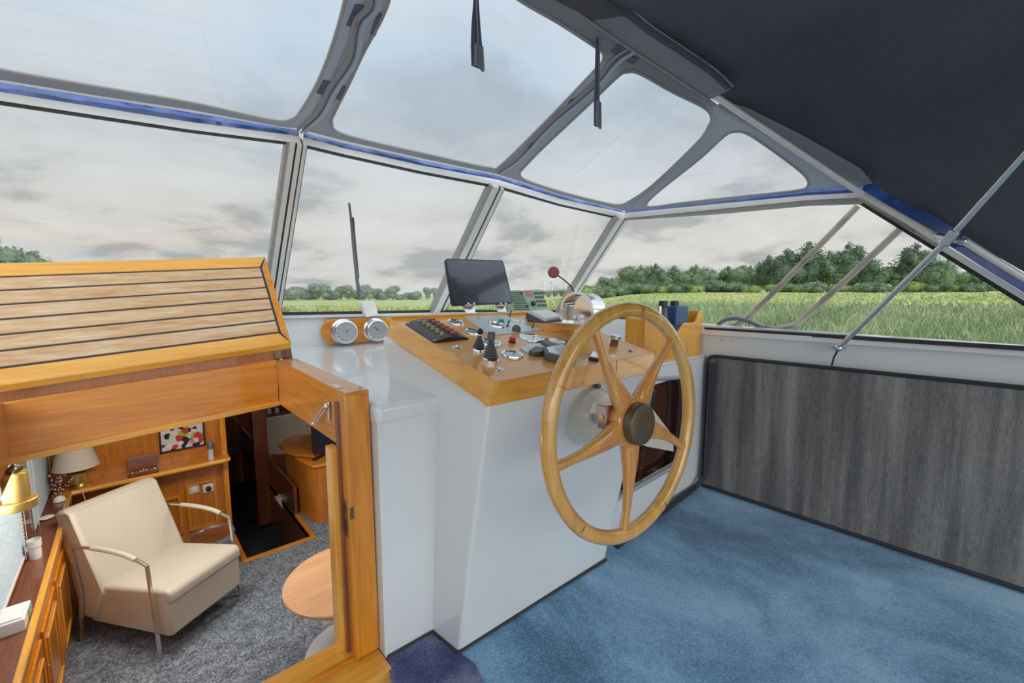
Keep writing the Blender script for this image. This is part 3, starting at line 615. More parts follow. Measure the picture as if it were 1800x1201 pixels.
# two engine levers in ribbed boots
def lever(base, top, kind, rb_):
    b = on(*base); t_ = onY(*top, b.y); ax = (t_-b).normalized(); h = (t_-b).length
    L_ = MB().lathe([(rb_*1.05, -.002), (rb_*1.05, .012), (rb_*.95, .016), (rb_*.8, .017)], b, nD, 24).build('throttle_lever' if kind else 'gear_lever', 'chrome', con)
    pr = []; nb = 7; hb = h*.62
    for i in range(nb):
        r = rb_*.88*(1-i/nb)**.75+.004; pr += [(r*.86, .014+hb*i/nb), (r, .014+hb*(i+.35)/nb), (r*.97, .014+hb*(i+.6)/nb)]
    sub(L_, 'rubber_boot', MB().lathe(pr+[(.004, hb+.014)], b, ax, 20), 'grey_plastic', smooth=25)
    mb = MB().cyl(b+ax*hb*.9, b+ax*h*.9, .003)
    sub(L_, 'stem', mb, 'steel')
    if kind: sub(L_, 'handle', MB().lathe([(.008, h*.72), (.0135, h*.73), (.0135, h*1.0), (.011, h*1.01), (1e-6, h*1.012)], b, ax, 18), 'grey_plastic')
    else: sub(L_, 'knob', MB().ball(b+ax*(h), .0125), 'black')
lever((841, 619), (844, 583), 0, .024); lever((862, 636), (864, 584), 1, .029)
# rectangular instruments near the wheel
def brick(q, h, name, mat, screen=None, bev=.004):
    P = [on(*a) for a in q]; o = MB().polyslab(P, nD*h).build(name, mat, con, bevel=bev)
    if screen:
        c_ = sum(P, V())/len(P); Q = [c_+(a-c_)*.8+nD*(h+.0003) for a in P]; sub(o, 'display', MB().polyslab(Q, nD*.0012), screen, smooth=0)
    return o
brick([(914, 614), (930, 606), (952, 606), (962, 609), (945, 621), (930, 624)], .006, 'label_plate', 'plate_grey')
brick([(928, 624), (938, 628), (953, 626), (955, 618), (940, 616)], .020, 'small_display_unit', 'grey_plastic')
brick([(952, 622), (957, 634), (988, 641), (1012, 637), (1014, 622), (985, 615)], .030, 'autopilot_display', 'grey_plastic', 'dial_light', .006)
g = brick([(950, 607), (962, 613), (998, 612), (1004, 606), (975, 599), (958, 600)], .016, 'depth_display', 'grey_plastic'); p = on(978, 606, .016)
sub(g, 'round_dial', MB().lathe([(.040, 0), (.039, .003), (.03, .004)], p, nD, 24), 'dial_light')
brick([(1034, 634), (1052, 637), (1052, 628), (1040, 620)], .014, 'edge_display', 'black', 'dial_light')
# ignition keys
kp = on(1004, 600); ks = MB().lathe([(.011, 0), (.011, .01), (.008, .012)], kp, nD, 14).build('ignition_lock', 'steel', con)
kmb = MB()
for i in range(3): kmb.obox(kp+nD*(.03+.004*i)+X*(.012*i-.01), (nD+X*(.3*i-.3)).normalized(), e2D, X, .04, .014, .003)
sub(ks, 'keys', kmb, 'brass'); sub(ks, 'key_fob', MB().lathe([(.010, 0), (.012, .004), (.010, .008)], kp+V((-.02, -.02, .008)), nD, 12), 'red')
p = on(1079, 608); kn = MB().lathe([(.020, 0), (.018, .03), (.020, .034)], p, nD, 18).build('trim_knob', 'mahogany_z', con); sub(kn, 'silver_cap', MB().lathe([(.019, .034), (.024, .036), (.024, .052), (.017, .056), (1e-6, .056)], p, nD, 18), 'chrome')
# raised wooden block carrying the compass hood
pb0 = on(962, 583); zt = onY(962, 569.5, pb0.y).z
blk = MB().hexa([pb0-Z*.02, V((1.93, pb0.y, pb0.z-.02)), V((1.93, pb0.y+.34, zt-.03)), V((pb0.x, pb0.y+.34, zt-.03))], [V((pb0.x, pb0.y, zt)), V((1.93, pb0.y, zt)), V((1.93, pb0.y+.34, zt)), V((pb0.x, pb0.y+.34, zt))]).build('raised_block', 'dashboard_wood', con, bevel=.004)
a0, a1 = onZ(984, 568, zt), onZ(1043, 571, zt); ctr = (a0+a1)/2; wd = (a1-a0).length*.5; hu = (a1-a0).normalized(); hn = V((-hu.y, hu.x, 0)); hn = hn if hn.y > 0 else -hn
hd = thing('compass_hood', 'chrome arched compass hood with mirrored face on the raised wooden block', 'compass', ctr)
def arch(w_, h_, n=14):
    o = [V((-w_, 0, 0))]
    for i in range(n+1): a = math.pi-math.pi*i/n; o.append(V((w_*math.cos(a), 0, (h_-w_)+w_*math.sin(a))))
    return o+[V((w_, 0, 0))]
hh = onY(1020, 514, ctr.y).z-zt
def place(P, d): return [ctr+hu*p.x+hn*d+Z*(p.z+.004) for p in P]
O_, I_ = arch(wd, hh), arch(wd*.86, hh*.93); O2 = arch(wd*.92, hh*.95)
sh = MB(); n = len(O_)
L1, L2, L3, L4 = place(I_, 0), place(O_, 0), place(O2, .13), place(I_, .05)
for A_, B_ in ((L1, L2), (L2, L3), (L4, L1)):
    k = len(sh.v); sh.v += A_+B_
    for i in range(n-1): sh.f.append((k+i, k+i+1, k+n+i+1, k+n+i)); sh.mi.append(0)
k = len(sh.v); sh.v += L3; sh.f.append(tuple(range(k, k+n))); sh.mi.append(0)
sh.build('hood_shell', 'chrome', hd, smooth=50)
MB().polyslab(place(arch(wd*.87, hh*.93), .052), hn*.004).build('mirror_face', 'chrome', hd, smooth=0)
MB().obox(ctr+hn*.05+Z*.002, hu, hn, Z, wd*2.3, .20, .006).build('base_plate', 'steel', hd, bevel=.002)
lm = onY(973, 479, ctr.y+.05); bs = onY(1009, 514, ctr.y+.05)
rl = thing('anchor_ball_lamp', 'small round dull red disc on a curved black stalk above the chrome hood', 'indicator', bs)
MB().tube(spline([bs, onY(1003, 503, ctr.y+.05), onY(991, 492, ctr.y+.05), lm], 5), .0035, 8).build('stalk', 'black', rl)
MB().lathe([(1e-6, -.012), (.02, -.011), (.0275, -.004), (.0275, .004), (.02, .011), (1e-6, .012)], lm, (CAM-lm).normalized(), 24).build('red_disc', 'dull_red', rl)
# papers on a black case
P_ = [onP(*q, (PD[0]+nD*.05, nD)) for q in ((925, 546), (958, 562), (987, 556), (962, 543))]
cs = thing('instrument_case', 'black wedge-shaped case holding loose papers beside the green radio', 'case', sum(P_, V())/4-nD*.05)
MB().polyslab([p-nD*.047 for p in P_], nD*.036).build('case_body', 'grey_plastic', cs, bevel=.006)
for i in range(3): c_ = sum(P_, V())/4; MB().polyslab([c_+(p-c_)*(.93-.04*i)+nD*(-.0105+.004*i)+X*.004*i for p in P_], nD*.003).build('paper_sheet', 'paper', cs, smooth=0)
# tablet on two silver brackets
yb = 1.80
TP = plane3(onY(795, 538, yb), onY(902, 533, yb), onY(782, 455, yb+.09))
cor = [(782, 455), (884, 458), (902, 533), (795, 538)]
def rounded(px, r=5):
    out = []; n = len(px)
    for i in range(n):
        p = V((*px[i], 0)); a = V((*px[i-1], 0)); b = V((*px[(i+1) % n], 0)); da = (a-p).normalized()*r; db = (b-p).normalized()*r
        for t_ in (0, .33, .66, 1): q = (p+da)*(1-t_)**2+p*2*t_*(1-t_)+(p+db)*t_*t_; out.append((q.x, q.y))
    return out
tb = thing('tablet', 'large dark tablet with dusty screen clamped above the instrument board', 'tablet', onY(848, 536, yb))
mb = MB(); pslab(mb, rounded(cor), TP, .014, -.002); mb.build('tablet_shell', 'black', tb)
mb = MB(); ci = (841, 496); pslab(mb, rounded([(ci[0]+(x-ci[0])*.965, ci[1]+(y-ci[1])*.955) for x, y in cor], 3), TP, .0015, -.0035); mb.build('screen', 'dusty_screen', tb, smooth=0)
for cx in (825, 881):
    b = onY(cx, 537, yb); q = V((b.x, yb, onP(cx, 556, PD).z)); zb = PD[0].z+(min(yb, tBL.y)-1.05)*.236-.01
    br = MB(); br.polyslab([V((b.x-.035, yb+.006, b.z-.004)), V((b.x+.035, yb+.006, b.z-.004)), V((b.x+.028, yb-.03, zb)), V((b.x-.028, yb-.03, zb))], (0, .008, 0))
    br.obox((b.x, yb+.006, b.z+.0), X, Y, Z, .062, .034, .01); br.ball(V((b.x-.018, yb-.016, b.z+.008)), .008); br.ball(V((b.x+.018, yb-.016, b.z+.008)), .008); br.build('clamp_bracket', 'steel', tb, bevel=.002)
# green marine radio
yr = 2.02
RP = plane3(onY(893, 512, yr), onY(951, 510, yr), onY(962, 543, yr-.035))
rd = thing('marine_radio', 'pale green marine radio with speaker slots and keypad beside the tablet', 'radio', onY(925, 545, yr))
mb = MB(); pslab(mb, rounded([(886, 512), (951, 509), (963, 544), (894, 549)], 2), RP, .09); mb.build('radio_body', 'radio_green', rd, bevel=.003)
nR = -away(RP, [onP(925, 530, RP)])
def rpx(q, th, off=.0): P = [onP(*a, RP)+nR*off for a in q]; return MB().polyslab(P, nR*th)
for i in range(10):
    y = 513.5+3.3*i; x0 = 899+i*.6; rpx([(x0, y), (x0+18+i*.9, y-.4), (x0+18.3+i*.9, y+1.1), (x0+.4, y+1.5)], .002).build('speaker_slot', 'black', rd, smooth=0)
rpx([(922, 512), (934, 511.5), (938, 521.5), (926, 522)], .002).build('red_display', 'switch_red', rd, smooth=0)
p = onP(937, 534, RP); MB().lathe([(.017, 0), (.016, .014), (.013, .017), (1e-6, .018)], p, nR, 20).build('tuning_knob', 'black', rd)
for q in ((917, 516), (927, 538)): MB().lathe([(.007, 0), (.006, .008), (1e-6, .009)], onP(*q, RP), nR, 12).build('small_knob', 'black', rd)
for i in range(4):
    for j in range(4): x, y = 938+4.2*i+1.9*j+(0 if j < 2 else 1), 513.5+7.2*j-.1*i; rpx([(x, y), (x+2.8, y), (x+3.4, y+4), (x+.7, y+4)], .003).build('key', 'black', rd, smooth=0)
mb = MB(); pb = onP(930, 547, RP); mb.box(pb.x-.09, pb.x+.09, yr-.02, yr+.08, .93, pb.z-.003); mb.build('radio_stand', 'black', rd)
# ---- steering wheel
wc = V((1.162, .74, .903)); yaw, til = -.0526, .0519
ax = V((math.sin(yaw)*math.cos(til), -math.cos(yaw)*math.cos(til), math.sin(til))); e1 = V((math.cos(yaw), math.sin(yaw), 0)); e2 = ax.cross(e1)
if e2.z < 0: e2 = -e2
wh = thing('steering_wheel', 'large five-spoked varnished wooden steering wheel with a bronze hub', 'steering wheel', wc)
rim = MB(); R0 = .3555; N_ = 96; n = 14
for i in range(N_):
    a = 2*math.pi*i/N_; d = e1*math.cos(a)+e2*math.sin(a)
    for j in range(n):
        b = 2*math.pi*j/n; co, si = math.cos(b), math.sin(b); co = math.copysign(abs(co)**.8, co); si = math.copysign(abs(si)**.8, si); rim.v.append(wc+d*(R0+.0225*co)+ax*.020*si)
for i in range(N_):
    for j in range(n): rim.f.append((i*n+j, i*n+(j+1) % n, ((i+1) % N_)*n+(j+1) % n, ((i+1) % N_)*n+j)); rim.mi.append(0)
rimo = rim.build('rim', 'wheel_wood', wh, smooth=80)
for ang in (10, 82, 154, 226, 298):     # scarf joints in the rim
    a = math.radians(ang); d = e1*math.cos(a)+e2*math.sin(a); tt = -e1*math.sin(a)+e2*math.cos(a)
    MB().lathe([(.0228, -.0006), (.0228, .0006)], wc+d*R0, tt, 20, 1, .9).build('rim_joint', 'mahogany_x', rimo)
for ang in (118, 46, -26, -98, -170):
    a = math.radians(ang); d = e1*math.cos(a)+e2*math.sin(a); tt = -e1*math.sin(a)+e2*math.cos(a); sp_ = MB(); secs = [(.05, .040, .020), (.085, .036, .021), (.12, .031, .020), (.17, .023, .016), (.23, .0155, .013), (.29, .0125, .012), (.325, .014, .013), (.345, .015, .012)]
    n = 12
    for i, (r, w_, t_) in enumerate(secs):
        sh_ = .012*math.sin(math.pi*(r-.05)/.3)
        for j in range(n):
            b = 2*math.pi*j/n; co, si = math.cos(b), math.sin(b); co = math.copysign(abs(co)**.6, co); si = math.copysign(abs(si)**.6, si)
            sp_.v.append(wc+d*r+tt*(w_*co+sh_)+ax*(t_*si*.9+.004))
    for i in range(len(secs)-1):
        for j in range(n): sp_.f.append((i*n+j, i*n+(j+1) % n, (i+1)*n+(j+1) % n, (i+1)*n+j)); sp_.mi.append(0)
    sp_.f += [tuple(range(n)), tuple(range((len(secs)-1)*n, len(secs)*n))]; sp_.mi += [0, 0]
    so = sp_.build('spoke', 'spoke_wood', wh, smooth=50)
    for e_ in (1, -1): MB().tube([wc+d*r+tt*(w_*.45*e_+.012*math.sin(math.pi*(r-.05)/.3))+ax*(t_*.9+.0035) for r, w_, t_ in secs[1:5]], .0012, 6).build('carved_line', 'varnish_z', so)
MB().lathe([(.078, -.022), (.082, -.018), (.082, .018), (.078, .022)], wc, ax, 40).build('hub', 'spoke_wood', wh)
hb = MB().lathe([(.066, .018), (.066, .044), (.062, .050), (.052, .052), (.03, .0525), (.0295, .0515), (1e-6, .0515)], wc, ax, 40).build('hub_cap', 'bronze_cap', wh)
MB().cyl(wc-ax*.02, V((1.30, .972, .835)), .020).build('shaft', 'steel', wh)
b0 = wc-ax*.035+e1*(-.062)+e2*.025
bk = MB().obox(b0, e1, e2, ax, .06, .075, .04).build('hub_block', 'mahogany_z', wh, bevel=.003)
MB().lathe([(.008, 0), (.008, .003), (1e-6, .004)], b0-e1*.03, -e1, 14).build('brass_screw', 'brass', bk)
# pump housing behind the wheel: part of the console
pc = V((1.365, 1.11, .815)); ph = MB().lathe([(.118, -.02), (.118, .07), (.112, .105), (.095, .132), (.06, .142), (1e-6, .143)], pc, (-.05, -1, .05), 36).build('steering_pump', 'pump_cream', con)
MB().lathe([(.012, 0), (.014, .004), (.014, .012), (.006, .014), (1e-6, .014)], pc+V((.02, -.075, .118)), Z, 16).build('filler_cap', 'dark_brass', ph)
# handset with coiled cord
hp = onY(1142, 700, 1.21)
hs = thing('radio_handset', 'black radio handset with coiled cord hanging behind the steering wheel', 'handset', hp)
MB().tube(spline([onY(1146, 668, 1.21), onY(1143, 700, 1.205), onY(1138, 738, 1.21)], 4), .011, 10).build('handset_grip', 'navy_glass', hs)
MB().lathe([(.012, 0), (.010, .02), (1e-6, .022)], onY(1141, 720, 1.225), (-.2, -1, 0), 12).build('hook', 'steel', hs)
MB().obox(onY(1144, 700, 1.24), X, Y, Z, .03, .05, .09).build('handset_holder', 'black', hs, bevel=.004)
ctrl = [onY(1135, 765, 1.2), onY(1130, 790, 1.19), onY(1126, 820, 1.19), onY(1124, 845, 1.2)]; ln = spline(ctrl, 40); co = []
for i, p in enumerate(ln): a = i*.95; co.append(p+V((math.cos(a)*.011, math.sin(a)*.011, 0)))
MB().tube([onY(1139, 738, 1.215), onY(1137, 752, 1.2)]+co, .0026, 6).build('coiled_cord', 'black', hs)
# binocular box on the ledge
q0, q1 = onZ(1132, 612, .905), onZ(1231, 627.5, .905)
yb0 = 1.295; x0, x1 = onY(1134, 600, yb0).x, min(2.872, onY(1233, 600, yb0).x)
bb = thing('binocular_box', 'open varnished wooden box on the white ledge by the starboard window', 'box', ((x0+x1)/2, yb0+.06, .905))
zT = onY(1134, 562, yb0).z; zR = onY(1234, 547, yb0).z; zS = onY(1205, 568, yb0).z
fx = lambda px: onY(px, 580, yb0).x
MB().polyslab([(x0, yb0, .905), (x1, yb0, .905), (x1, yb0, zR), (fx(1229), yb0, zR-.004), (fx(1223), yb0, zS), (fx(1202), yb0, zS), (fx(1193), yb0, zS-.05), (fx(1175), yb0, zS-.05), (fx(1168), yb0, zT), (x0, yb0, zT)], (0, .014, 0)).build('front_board', 'pale_varnish_z', bb, bevel=.002)
for xa in (x0, x1-.012): MB().box(xa, xa+.012, yb0+.014, yb0+.12, .905, zT if xa == x0 else zR).build('side_board', 'pale_varnish_z', bb)
zBk = onY(1210, 549, yb0+.12).z; MB().box(x0, x1, yb0+.12, yb0+.132, .905, zBk).build('back_board', 'pale_varnish_z', bb); MB().box(x0+.012, x1-.012, yb0+.014, yb0+.12, .905, .915).build('bottom_board', 'pale_varnish_z', bb)
zm = zS-.06; MB().box(fx(1180), x1-.012, yb0+.014, yb0+.12, zm+.04, zm+.05).build('divider', 'black', bb)
bn = thing('binoculars', 'black and blue binoculars standing eyepieces up in the wooden box', 'binoculars', (fx(1180), yb0+.065, .915))
yB = yb0+.065
for cx in (1166, 1186):
    t_ = onY(cx, 529, yB); m1 = onY(cx, 541, yB)
    MB().lathe([(.032, 0), (.036, .10), (.036, .2), (.024, m1.z-.92), (.021, m1.z-.91)], (t_.x, yB, .917), Z, 20).build('barrel', 'grey_plastic', bn)
    MB().lathe([(.021, m1.z), (.027, m1.z+.004), (.027, t_.z-.003), (.022, t_.z), (1e-6, t_.z-.004)], (t_.x, yB, 0), Z, 20).build('eyepiece', 'black', bn)
a_, b_ = onY(1184, 538, yB-.03), onY(1202, 575, yB-.03)
MB().box(a_.x, b_.x+.012, yB-.05, yB+.03, b_.z-.03, a_.z).build('blue_armour', 'binocular_blue', bn, bevel=.008)
MB().cyl(V((fx(1176), yB, a_.z-.08)), V((fx(1176), yB, a_.z-.0)), .012).build('focus_wheel', 'steel', bn)
# clocks on a wooden backboard
yc = 3.235
cb = thing('clock_board', 'rounded wooden backboard on the white wall beneath the front window', 'backboard', onY(620, 583, yc))
L0, L1_ = onY(586, 583, yc), onY(672, 579, yc); r_ = 22*mpp(L0)
st_ = [L0+V((-r_*1.0*math.sin(math.pi*i/12), 0, r_*math.cos(math.pi*i/12))) for i in range(13)]+[L1_+V((r_*math.sin(math.pi*i/12), 0, -r_*math.cos(math.pi*i/12))) for i in range(13)]
MB().polyslab(st_, (0, -.02, 0)).build('board', 'varnish_x', cb, bevel=.004)
def ship_clock(px, py, w_, label, hands, name):
    p = onY(px, py, yc-.021); r = w_/2*mpp(p); t_ = thing(name, label, 'clock' if 'clock' in label else 'barometer', p)
    MB().lathe([(r*1.12, 0), (r*1.12, .010), (r*.95, .018), (r*.92, .055), (r, .062), (r, .075), (r*.9, .080), (r*.85, .074)], p, (-.12, -1, 0), 40).build('case', 'steel', t_)
    ax_ = V((-.12, -1, 0)).normalized(); f_ = MB().lathe([(r*.86, .07), (r*.85, .072)], p, ax_, 32).build('face', 'paper', t_)
    q = p+ax_*.0745
    for a, l_ in hands: d = V((math.sin(a), 0, math.cos(a))); MB().obox(q+d*r*l_/2, d, ax_.cross(d), ax_, r*l_, r*.07, .002).build('hand', 'rubber', f_)
    for i in range(12): a = math.pi*i/6; d = V((math.sin(a), 0, math.cos(a))); MB().obox(q+d*r*.7, d, ax_.cross(d), ax_, r*.1, r*.03, .001).build('tick', 'rubber', f_)
ship_clock(604, 583, 40, 'round silver barometer, left of the two instruments on the wooden backboard', ((.7, .6),), 'barometer')
ship_clock(659, 580, 37, 'round silver clock, half hidden by the instrument board corner', ((-.7, .45), (1.2, .62)), 'ship_clock')
# wiper motor and arm
yw = onP(648, 540, plane3(T1, T2, B1)).y
wp = thing('window_wiper', 'white wiper motor box on the window sill with a dark slender wiper arm', 'wiper', onY(648, 555, yw-.03))
mpl = (onY(648, 540, yw-.05), V((0, 1, 0)))
mb = MB(); pslab(mb, rounded([(633, 531), (656, 529), (663, 553), (642, 558)], 3), mpl, .05, -.02); mb.build('motor_housing', 'white_plastic', wp, bevel=.004)
WPl = plane3(T1-Y*.03, T2-Y*.03, B1-Y*.03); P_ = [onP(*q, WPl)+away(WPl, [B1])*.055 for q in ((634, 532), (630, 500), (624, 440), (620, 395), (617, 370))]
MB().tube(P_, [.013, .012, .010, .007, .006], 8).build('wiper_arm', 'cable', wp); P2 = [p+V((.012, 0, 0)) for p in P_[1:4]]; MB().tube(P2, .006, 6).build('wiper_blade', 'rubber', wp)
# ================================================================== COMPANIONWAY HATCH
u_ = (onY(0, 677, 2.25)-onY(512, 603, 2.25)).normalized()      # towards port, falling with the camber
C0 = onY(512, 603, 2.25); C1 = onX(466, 452, C0.x+.01); v_ = (C1-C0); vl = v_.length; v_ = v_.normalized()
nl = u_.cross(v_).normalized(); nl = nl if nl.dot(C0-CAM) < 0 else -nl
PLid = (C0, nl)
def lid(px, py, h=0): return onP(px, py, PLid)+nl*h
def uv(p): d = p-C0; return d.dot(u_), d.dot(v_)
LU = 1.45
il, ih = uv(lid(483, 584)), uv(lid(449, 469.5))
hl = thing('sliding_hatch', 'weathered teak hatch lid with black caulked seams, tilted up behind the doorway', 'hatch', C0+u_*.6)
def q4(u0, v0, u1, v1, h=0): return [C0+u_*a+v_*b+nl*h for a, b in ((u0, v0), (u1, v0), (u1, v1), (u0, v1))]
MB().polyslab(q4(0, 0, LU, vl, -.004), -nl*.02).build('lid_core', 'caulk', hl, smooth=0)
g = .0055; mw = il[1]; tp = vl-ih[1]; rw_ = .5*(il[0]+ih[0]); npk = 6; ph_ = (ih[1]-il[1])/npk
for i in range(npk):
    MB().polyslab(q4(rw_+g, il[1]+ph_*i+g, LU-.05, il[1]+ph_*(i+1)-g), -nl*.02).build('teak_plank', 'teak', hl, smooth=0)
def margin(pts, mat, nm='margin_board', th=.036): P = [C0+u_*a+v_*b+nl*.001 for a, b in pts]; MB().polyslab(P, -nl*th).build(nm, mat, hl, bevel=.003)
margin([(0, 0), (LU, 0), (LU, mw-g), (rw_+g, mw-g)], 'pale_varnish_x')
margin([(-.0, .004), (rw_-g, mw), (rw_-g, vl-tp), (.0, vl-.004)], 'varnish_z')
margin([(0, vl), (LU, vl), (LU, vl-tp+g), (rw_+g, vl-tp+g)], 'pale_varnish_x')
MB().polyslab([C0+u_*.0, C0+u_*LU, C0+u_*LU-Z*.028+Y*.01, C0-Z*.028+Y*.01], (0, .03, 0)).build('front_lip', 'pale_varnish_x', hl, bevel=.003)
# coaming under the lid
bm_ = [onY(487, 633, 2.27), onY(491, 711, 2.27), onY(22, 814, 2.27), onY(5, 708, 2.27)]
du = (bm_[3]-bm_[0]); du = du/du.length
co_ = thing('hatch_coaming', 'brown wooden coaming board under the teak hatch lid', 'coaming', bm_[0]+du*.5)
cr = bm_[0]+V((.02, .035, .0))
MB().polyslab([cr-Z*.02, cr+du*1.4-Z*.02, cr+du*1.4+Z*.10, cr+Z*.085], (0, .03, 0)).build('coaming_board', 'saloon_wood_z', co_)
MB().obox(onY(489, 623, 2.29)+V((0, .012, 0)), X, Y, Z, .03, .012, .05).build('hinge_plate', 'dark_brass', co_, bevel=.002)
MB().polyslab([onY(493, 617, 2.33), onY(511, 611, 2.33), onY(516, 640, 2.33), onY(500, 640, 2.33)], (0, .03, 0)).build('end_block', 'mahogany_z', co_)
# doorway frame: header beam, starboard beam, port beam, post, sill
dw = thing('companionway_frame', 'glossy orange varnished wooden frame around the opening down to the saloon', 'door frame', (.55, 1.45, 0))
A_, B_ = bm_[0], bm_[1]; far = du*1.0
ext = 1.3
MB().hexa([B_, B_+du*ext, B_+du*ext+Y*.05, B_+Y*.05], [A_, A_+du*ext, A_+du*ext+Y*.05, A_+Y*.05]).build('header_beam', 'varnish_x', dw, bevel=.003)
MB().hexa([B_+V((0, -.012, -.004)), B_+du*ext+V((0, -.012, -.004)), B_+du*ext+V((0, .05, -.004)), B_+V((0, .05, -.004))], [B_+V((0, -.012, .018)), B_+du*ext+V((0, -.012, .018)), B_+du*ext+V((0, .05, .018)), B_+V((0, .05, .018))]).build('header_lip', 'pale_varnish_x', dw, bevel=.002)
xs = A_.x
tf, bf = onX(604, 692, xs-.004), onX(586, 778, xs-.004); yA = 1.40
def ext_to(a, b, y): t_ = (y-a.y)/(b.y-a.y); return a+(b-a)*t_
tA, bA = ext_to(A_, tf, yA+.0), ext_to(B_, bf, yA+.05)
tA.x = bA.x = tf.x = xs; O1 = V((.085, 0, 0))
MB().hexa([B_, V((xs, yA+.02, bA.z)), V((xs, yA+.02, bA.z))+O1, B_+O1], [A_, V((xs, yA+.02, tA.z)), V((xs, yA+.02, tA.z))+O1, A_+O1]).build('side_beam', 'varnish_y', dw, bevel=.003)
xp = bm_[3].x
MB().hexa([V((xp-.06, 1.38, bm_[2].z-.02)), V((xp, 1.38, bm_[2].z-.02)), V((xp, 2.27, bm_[2].z)), V((xp-.06, 2.27, bm_[2].z))], [V((xp-.06, 1.38, bm_[3].z-.03)), V((xp, 1.38, bm_[3].z-.03)), V((xp, 2.27, bm_[3].z)), V((xp-.06, 2.27, bm_[3].z))]).build('port_beam', 'varnish_y', dw, bevel=.003)
zp = tA.z+.002
pt = onY(648, 690, yA); zp = pt.z
MB().hexa([(.517, yA, .02), (.603, yA, .02), (.603, yA+.10, .02), (.517, yA+.10, .02)], [(.513, yA, zp), (.596, yA, zp-.008), (.596, yA+.10, zp), (.513, yA+.10, zp)]).build('post', 'varnish_z', dw, bevel=.003)
MB().box(.486, .515, yA+.07, yA+.13, .02, bA.z-.002).build('door_stop', 'pale_varnish_z', dw, bevel=.004)
MB().box(.505, .517, yA+.05, yA+.075, .02, zp-.03).build('rebate', 'mahogany_z', dw)
stp = MB(); 
for z0, z1, w_ in ((.47, .60, .007),): stp.box(.5125, .5165, yA+.02, yA+.045, z0, z1)
so = stp.build('strike_plate', 'dark_brass', dw, bevel=.001)
MB().box(.511, .513, yA+.027, yA+.038, .555, .585).build('latch_hole', 'black', so); MB().box(.511, .513, yA+.027, yA+.038, .49, .53).build('latch_hole', 'black', so)
MB().obox((.522, yA-.001, .565), X, Y, Z, .012, .004, .04).build('lip_plate', 'dark_brass', so)
# sill
MB().hexa([(-.7, 1.30, -.10), (.603, 1.30, -.10), (.603, 1.42, -.10), (-.7, 1.42, -.10)], [(-.7, 1.30, .012), (.603, 1.30, .012), (.603, 1.42, .012), (-.7, 1.42, .012)]).build('threshold', 'pale_varnish_x', dw, bevel=.006)
MB().box(-.7, .603, 1.42, 1.53, -.12, .022).build('inner_sill', 'pale_varnish_x', dw, bevel=.006)
MB().box(-.7, .517, 1.415, 1.43, .0, .024).build('draught_strip', 'varnish_x', dw)
# white sticker + stainless stay on the side beam
sk = [onX(*q, xs-.001) for q in ((581, 689.5), (596, 694), (597, 700), (589, 697))]
sc = [V((xs+.004+.02*a, 1.50+.06*b, tA.z+.0025+.002*b)) for a, b in ((0, 0), (1, 0), (1, 1), (0, 1))]
MB().polyslab(sc, (0, 0, .0015)).build('white_sticker', 'paper', dw, smooth=0)
h0 = onX(574, 714, xs-.012); h1 = onX(551, 745, xs-.02)
stay = thing('hatch_stay', 'small silver hinged stay screwed to the inner side beam', 'stay', h0)
mb = MB(); d_ = (h1-h0).normalized(); s_ = d_.cross(X).normalized()
mb.tube([h0+s_*.007, h1+s_*.007], .0035, 8); mb.tube([h0-s_*.007, h1-s_*.007], .0035, 8); mb.ball(h1, .009); mb.build('stay_arm', 'steel', stay)
MB().obox(h0+V((.006, 0, -.02)), X, Y, Z, .006, .016, .07).build('mount_plate', 'steel', stay, bevel=.002); MB().ball(h0, .011).build('pivot', 'chrome', stay)
# ================================================================== SALOON
def blk(nm, mat, x0, x1, y0, y1, z0, z1, bev=0): o = MB().box(x0, x1, y0, y1, z0, z1).build(nm, mat, bevel=bev); return struct(o)
ZS = -.9
# floor with stairwell hole
fl_ = MB(); hx0, hx1, hy0, hy1 = .60, 1.115, 4.0, 7.25
fl_.polyslab([(-1.0, 1.42, ZS), (2.8, 1.42, ZS), (2.8, 7.4, ZS), (-1.0, 7.4, ZS)], (0, 0, -.06), [(hx0, hy0, ZS), (hx1, hy0, ZS), (hx1, hy1, ZS), (hx0, hy1, ZS)])
struct(fl_.build('floor', 'carpet_grey', smooth=0))
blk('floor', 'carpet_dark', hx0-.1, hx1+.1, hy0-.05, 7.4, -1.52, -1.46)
for a in ((hx0-.03, hx0, hy0, 7.4, -1.5, ZS-.001), (hx1, hx1+.03, hy0, hy1, -1.5, ZS-.001), (hx0, hx1, hy0-.03, hy0, -1.5, ZS-.001)): blk('trim_7', 'mahogany_z', *a)
tr = thing('stairwell_trim', 'orange wooden edging round the dark stairwell in the saloon floor', 'trim', (.8, 4, ZS))
MB().box(hx0-.03, hx1+.03, hy0-.035, hy0+.005, ZS-.01, ZS+.014).build('edge_strip', 'varnish_x', tr, bevel=.003)
MB().box(hx1-.005, hx1+.03, hy0, hy0+.52, ZS-.01, ZS+.014).build('edge_strip', 'varnish_y', tr, bevel=.003)
MB().box(hx0-.03, hx0+.005, hy0, 4.6, ZS-.01, ZS+.014).build('edge_strip', 'varnish_y', tr, bevel=.003)
blk('trim_11', 'mahogany_z', hx1+.002, hx1+.03, 4.52, 7.2, ZS+.002, ZS+.30)
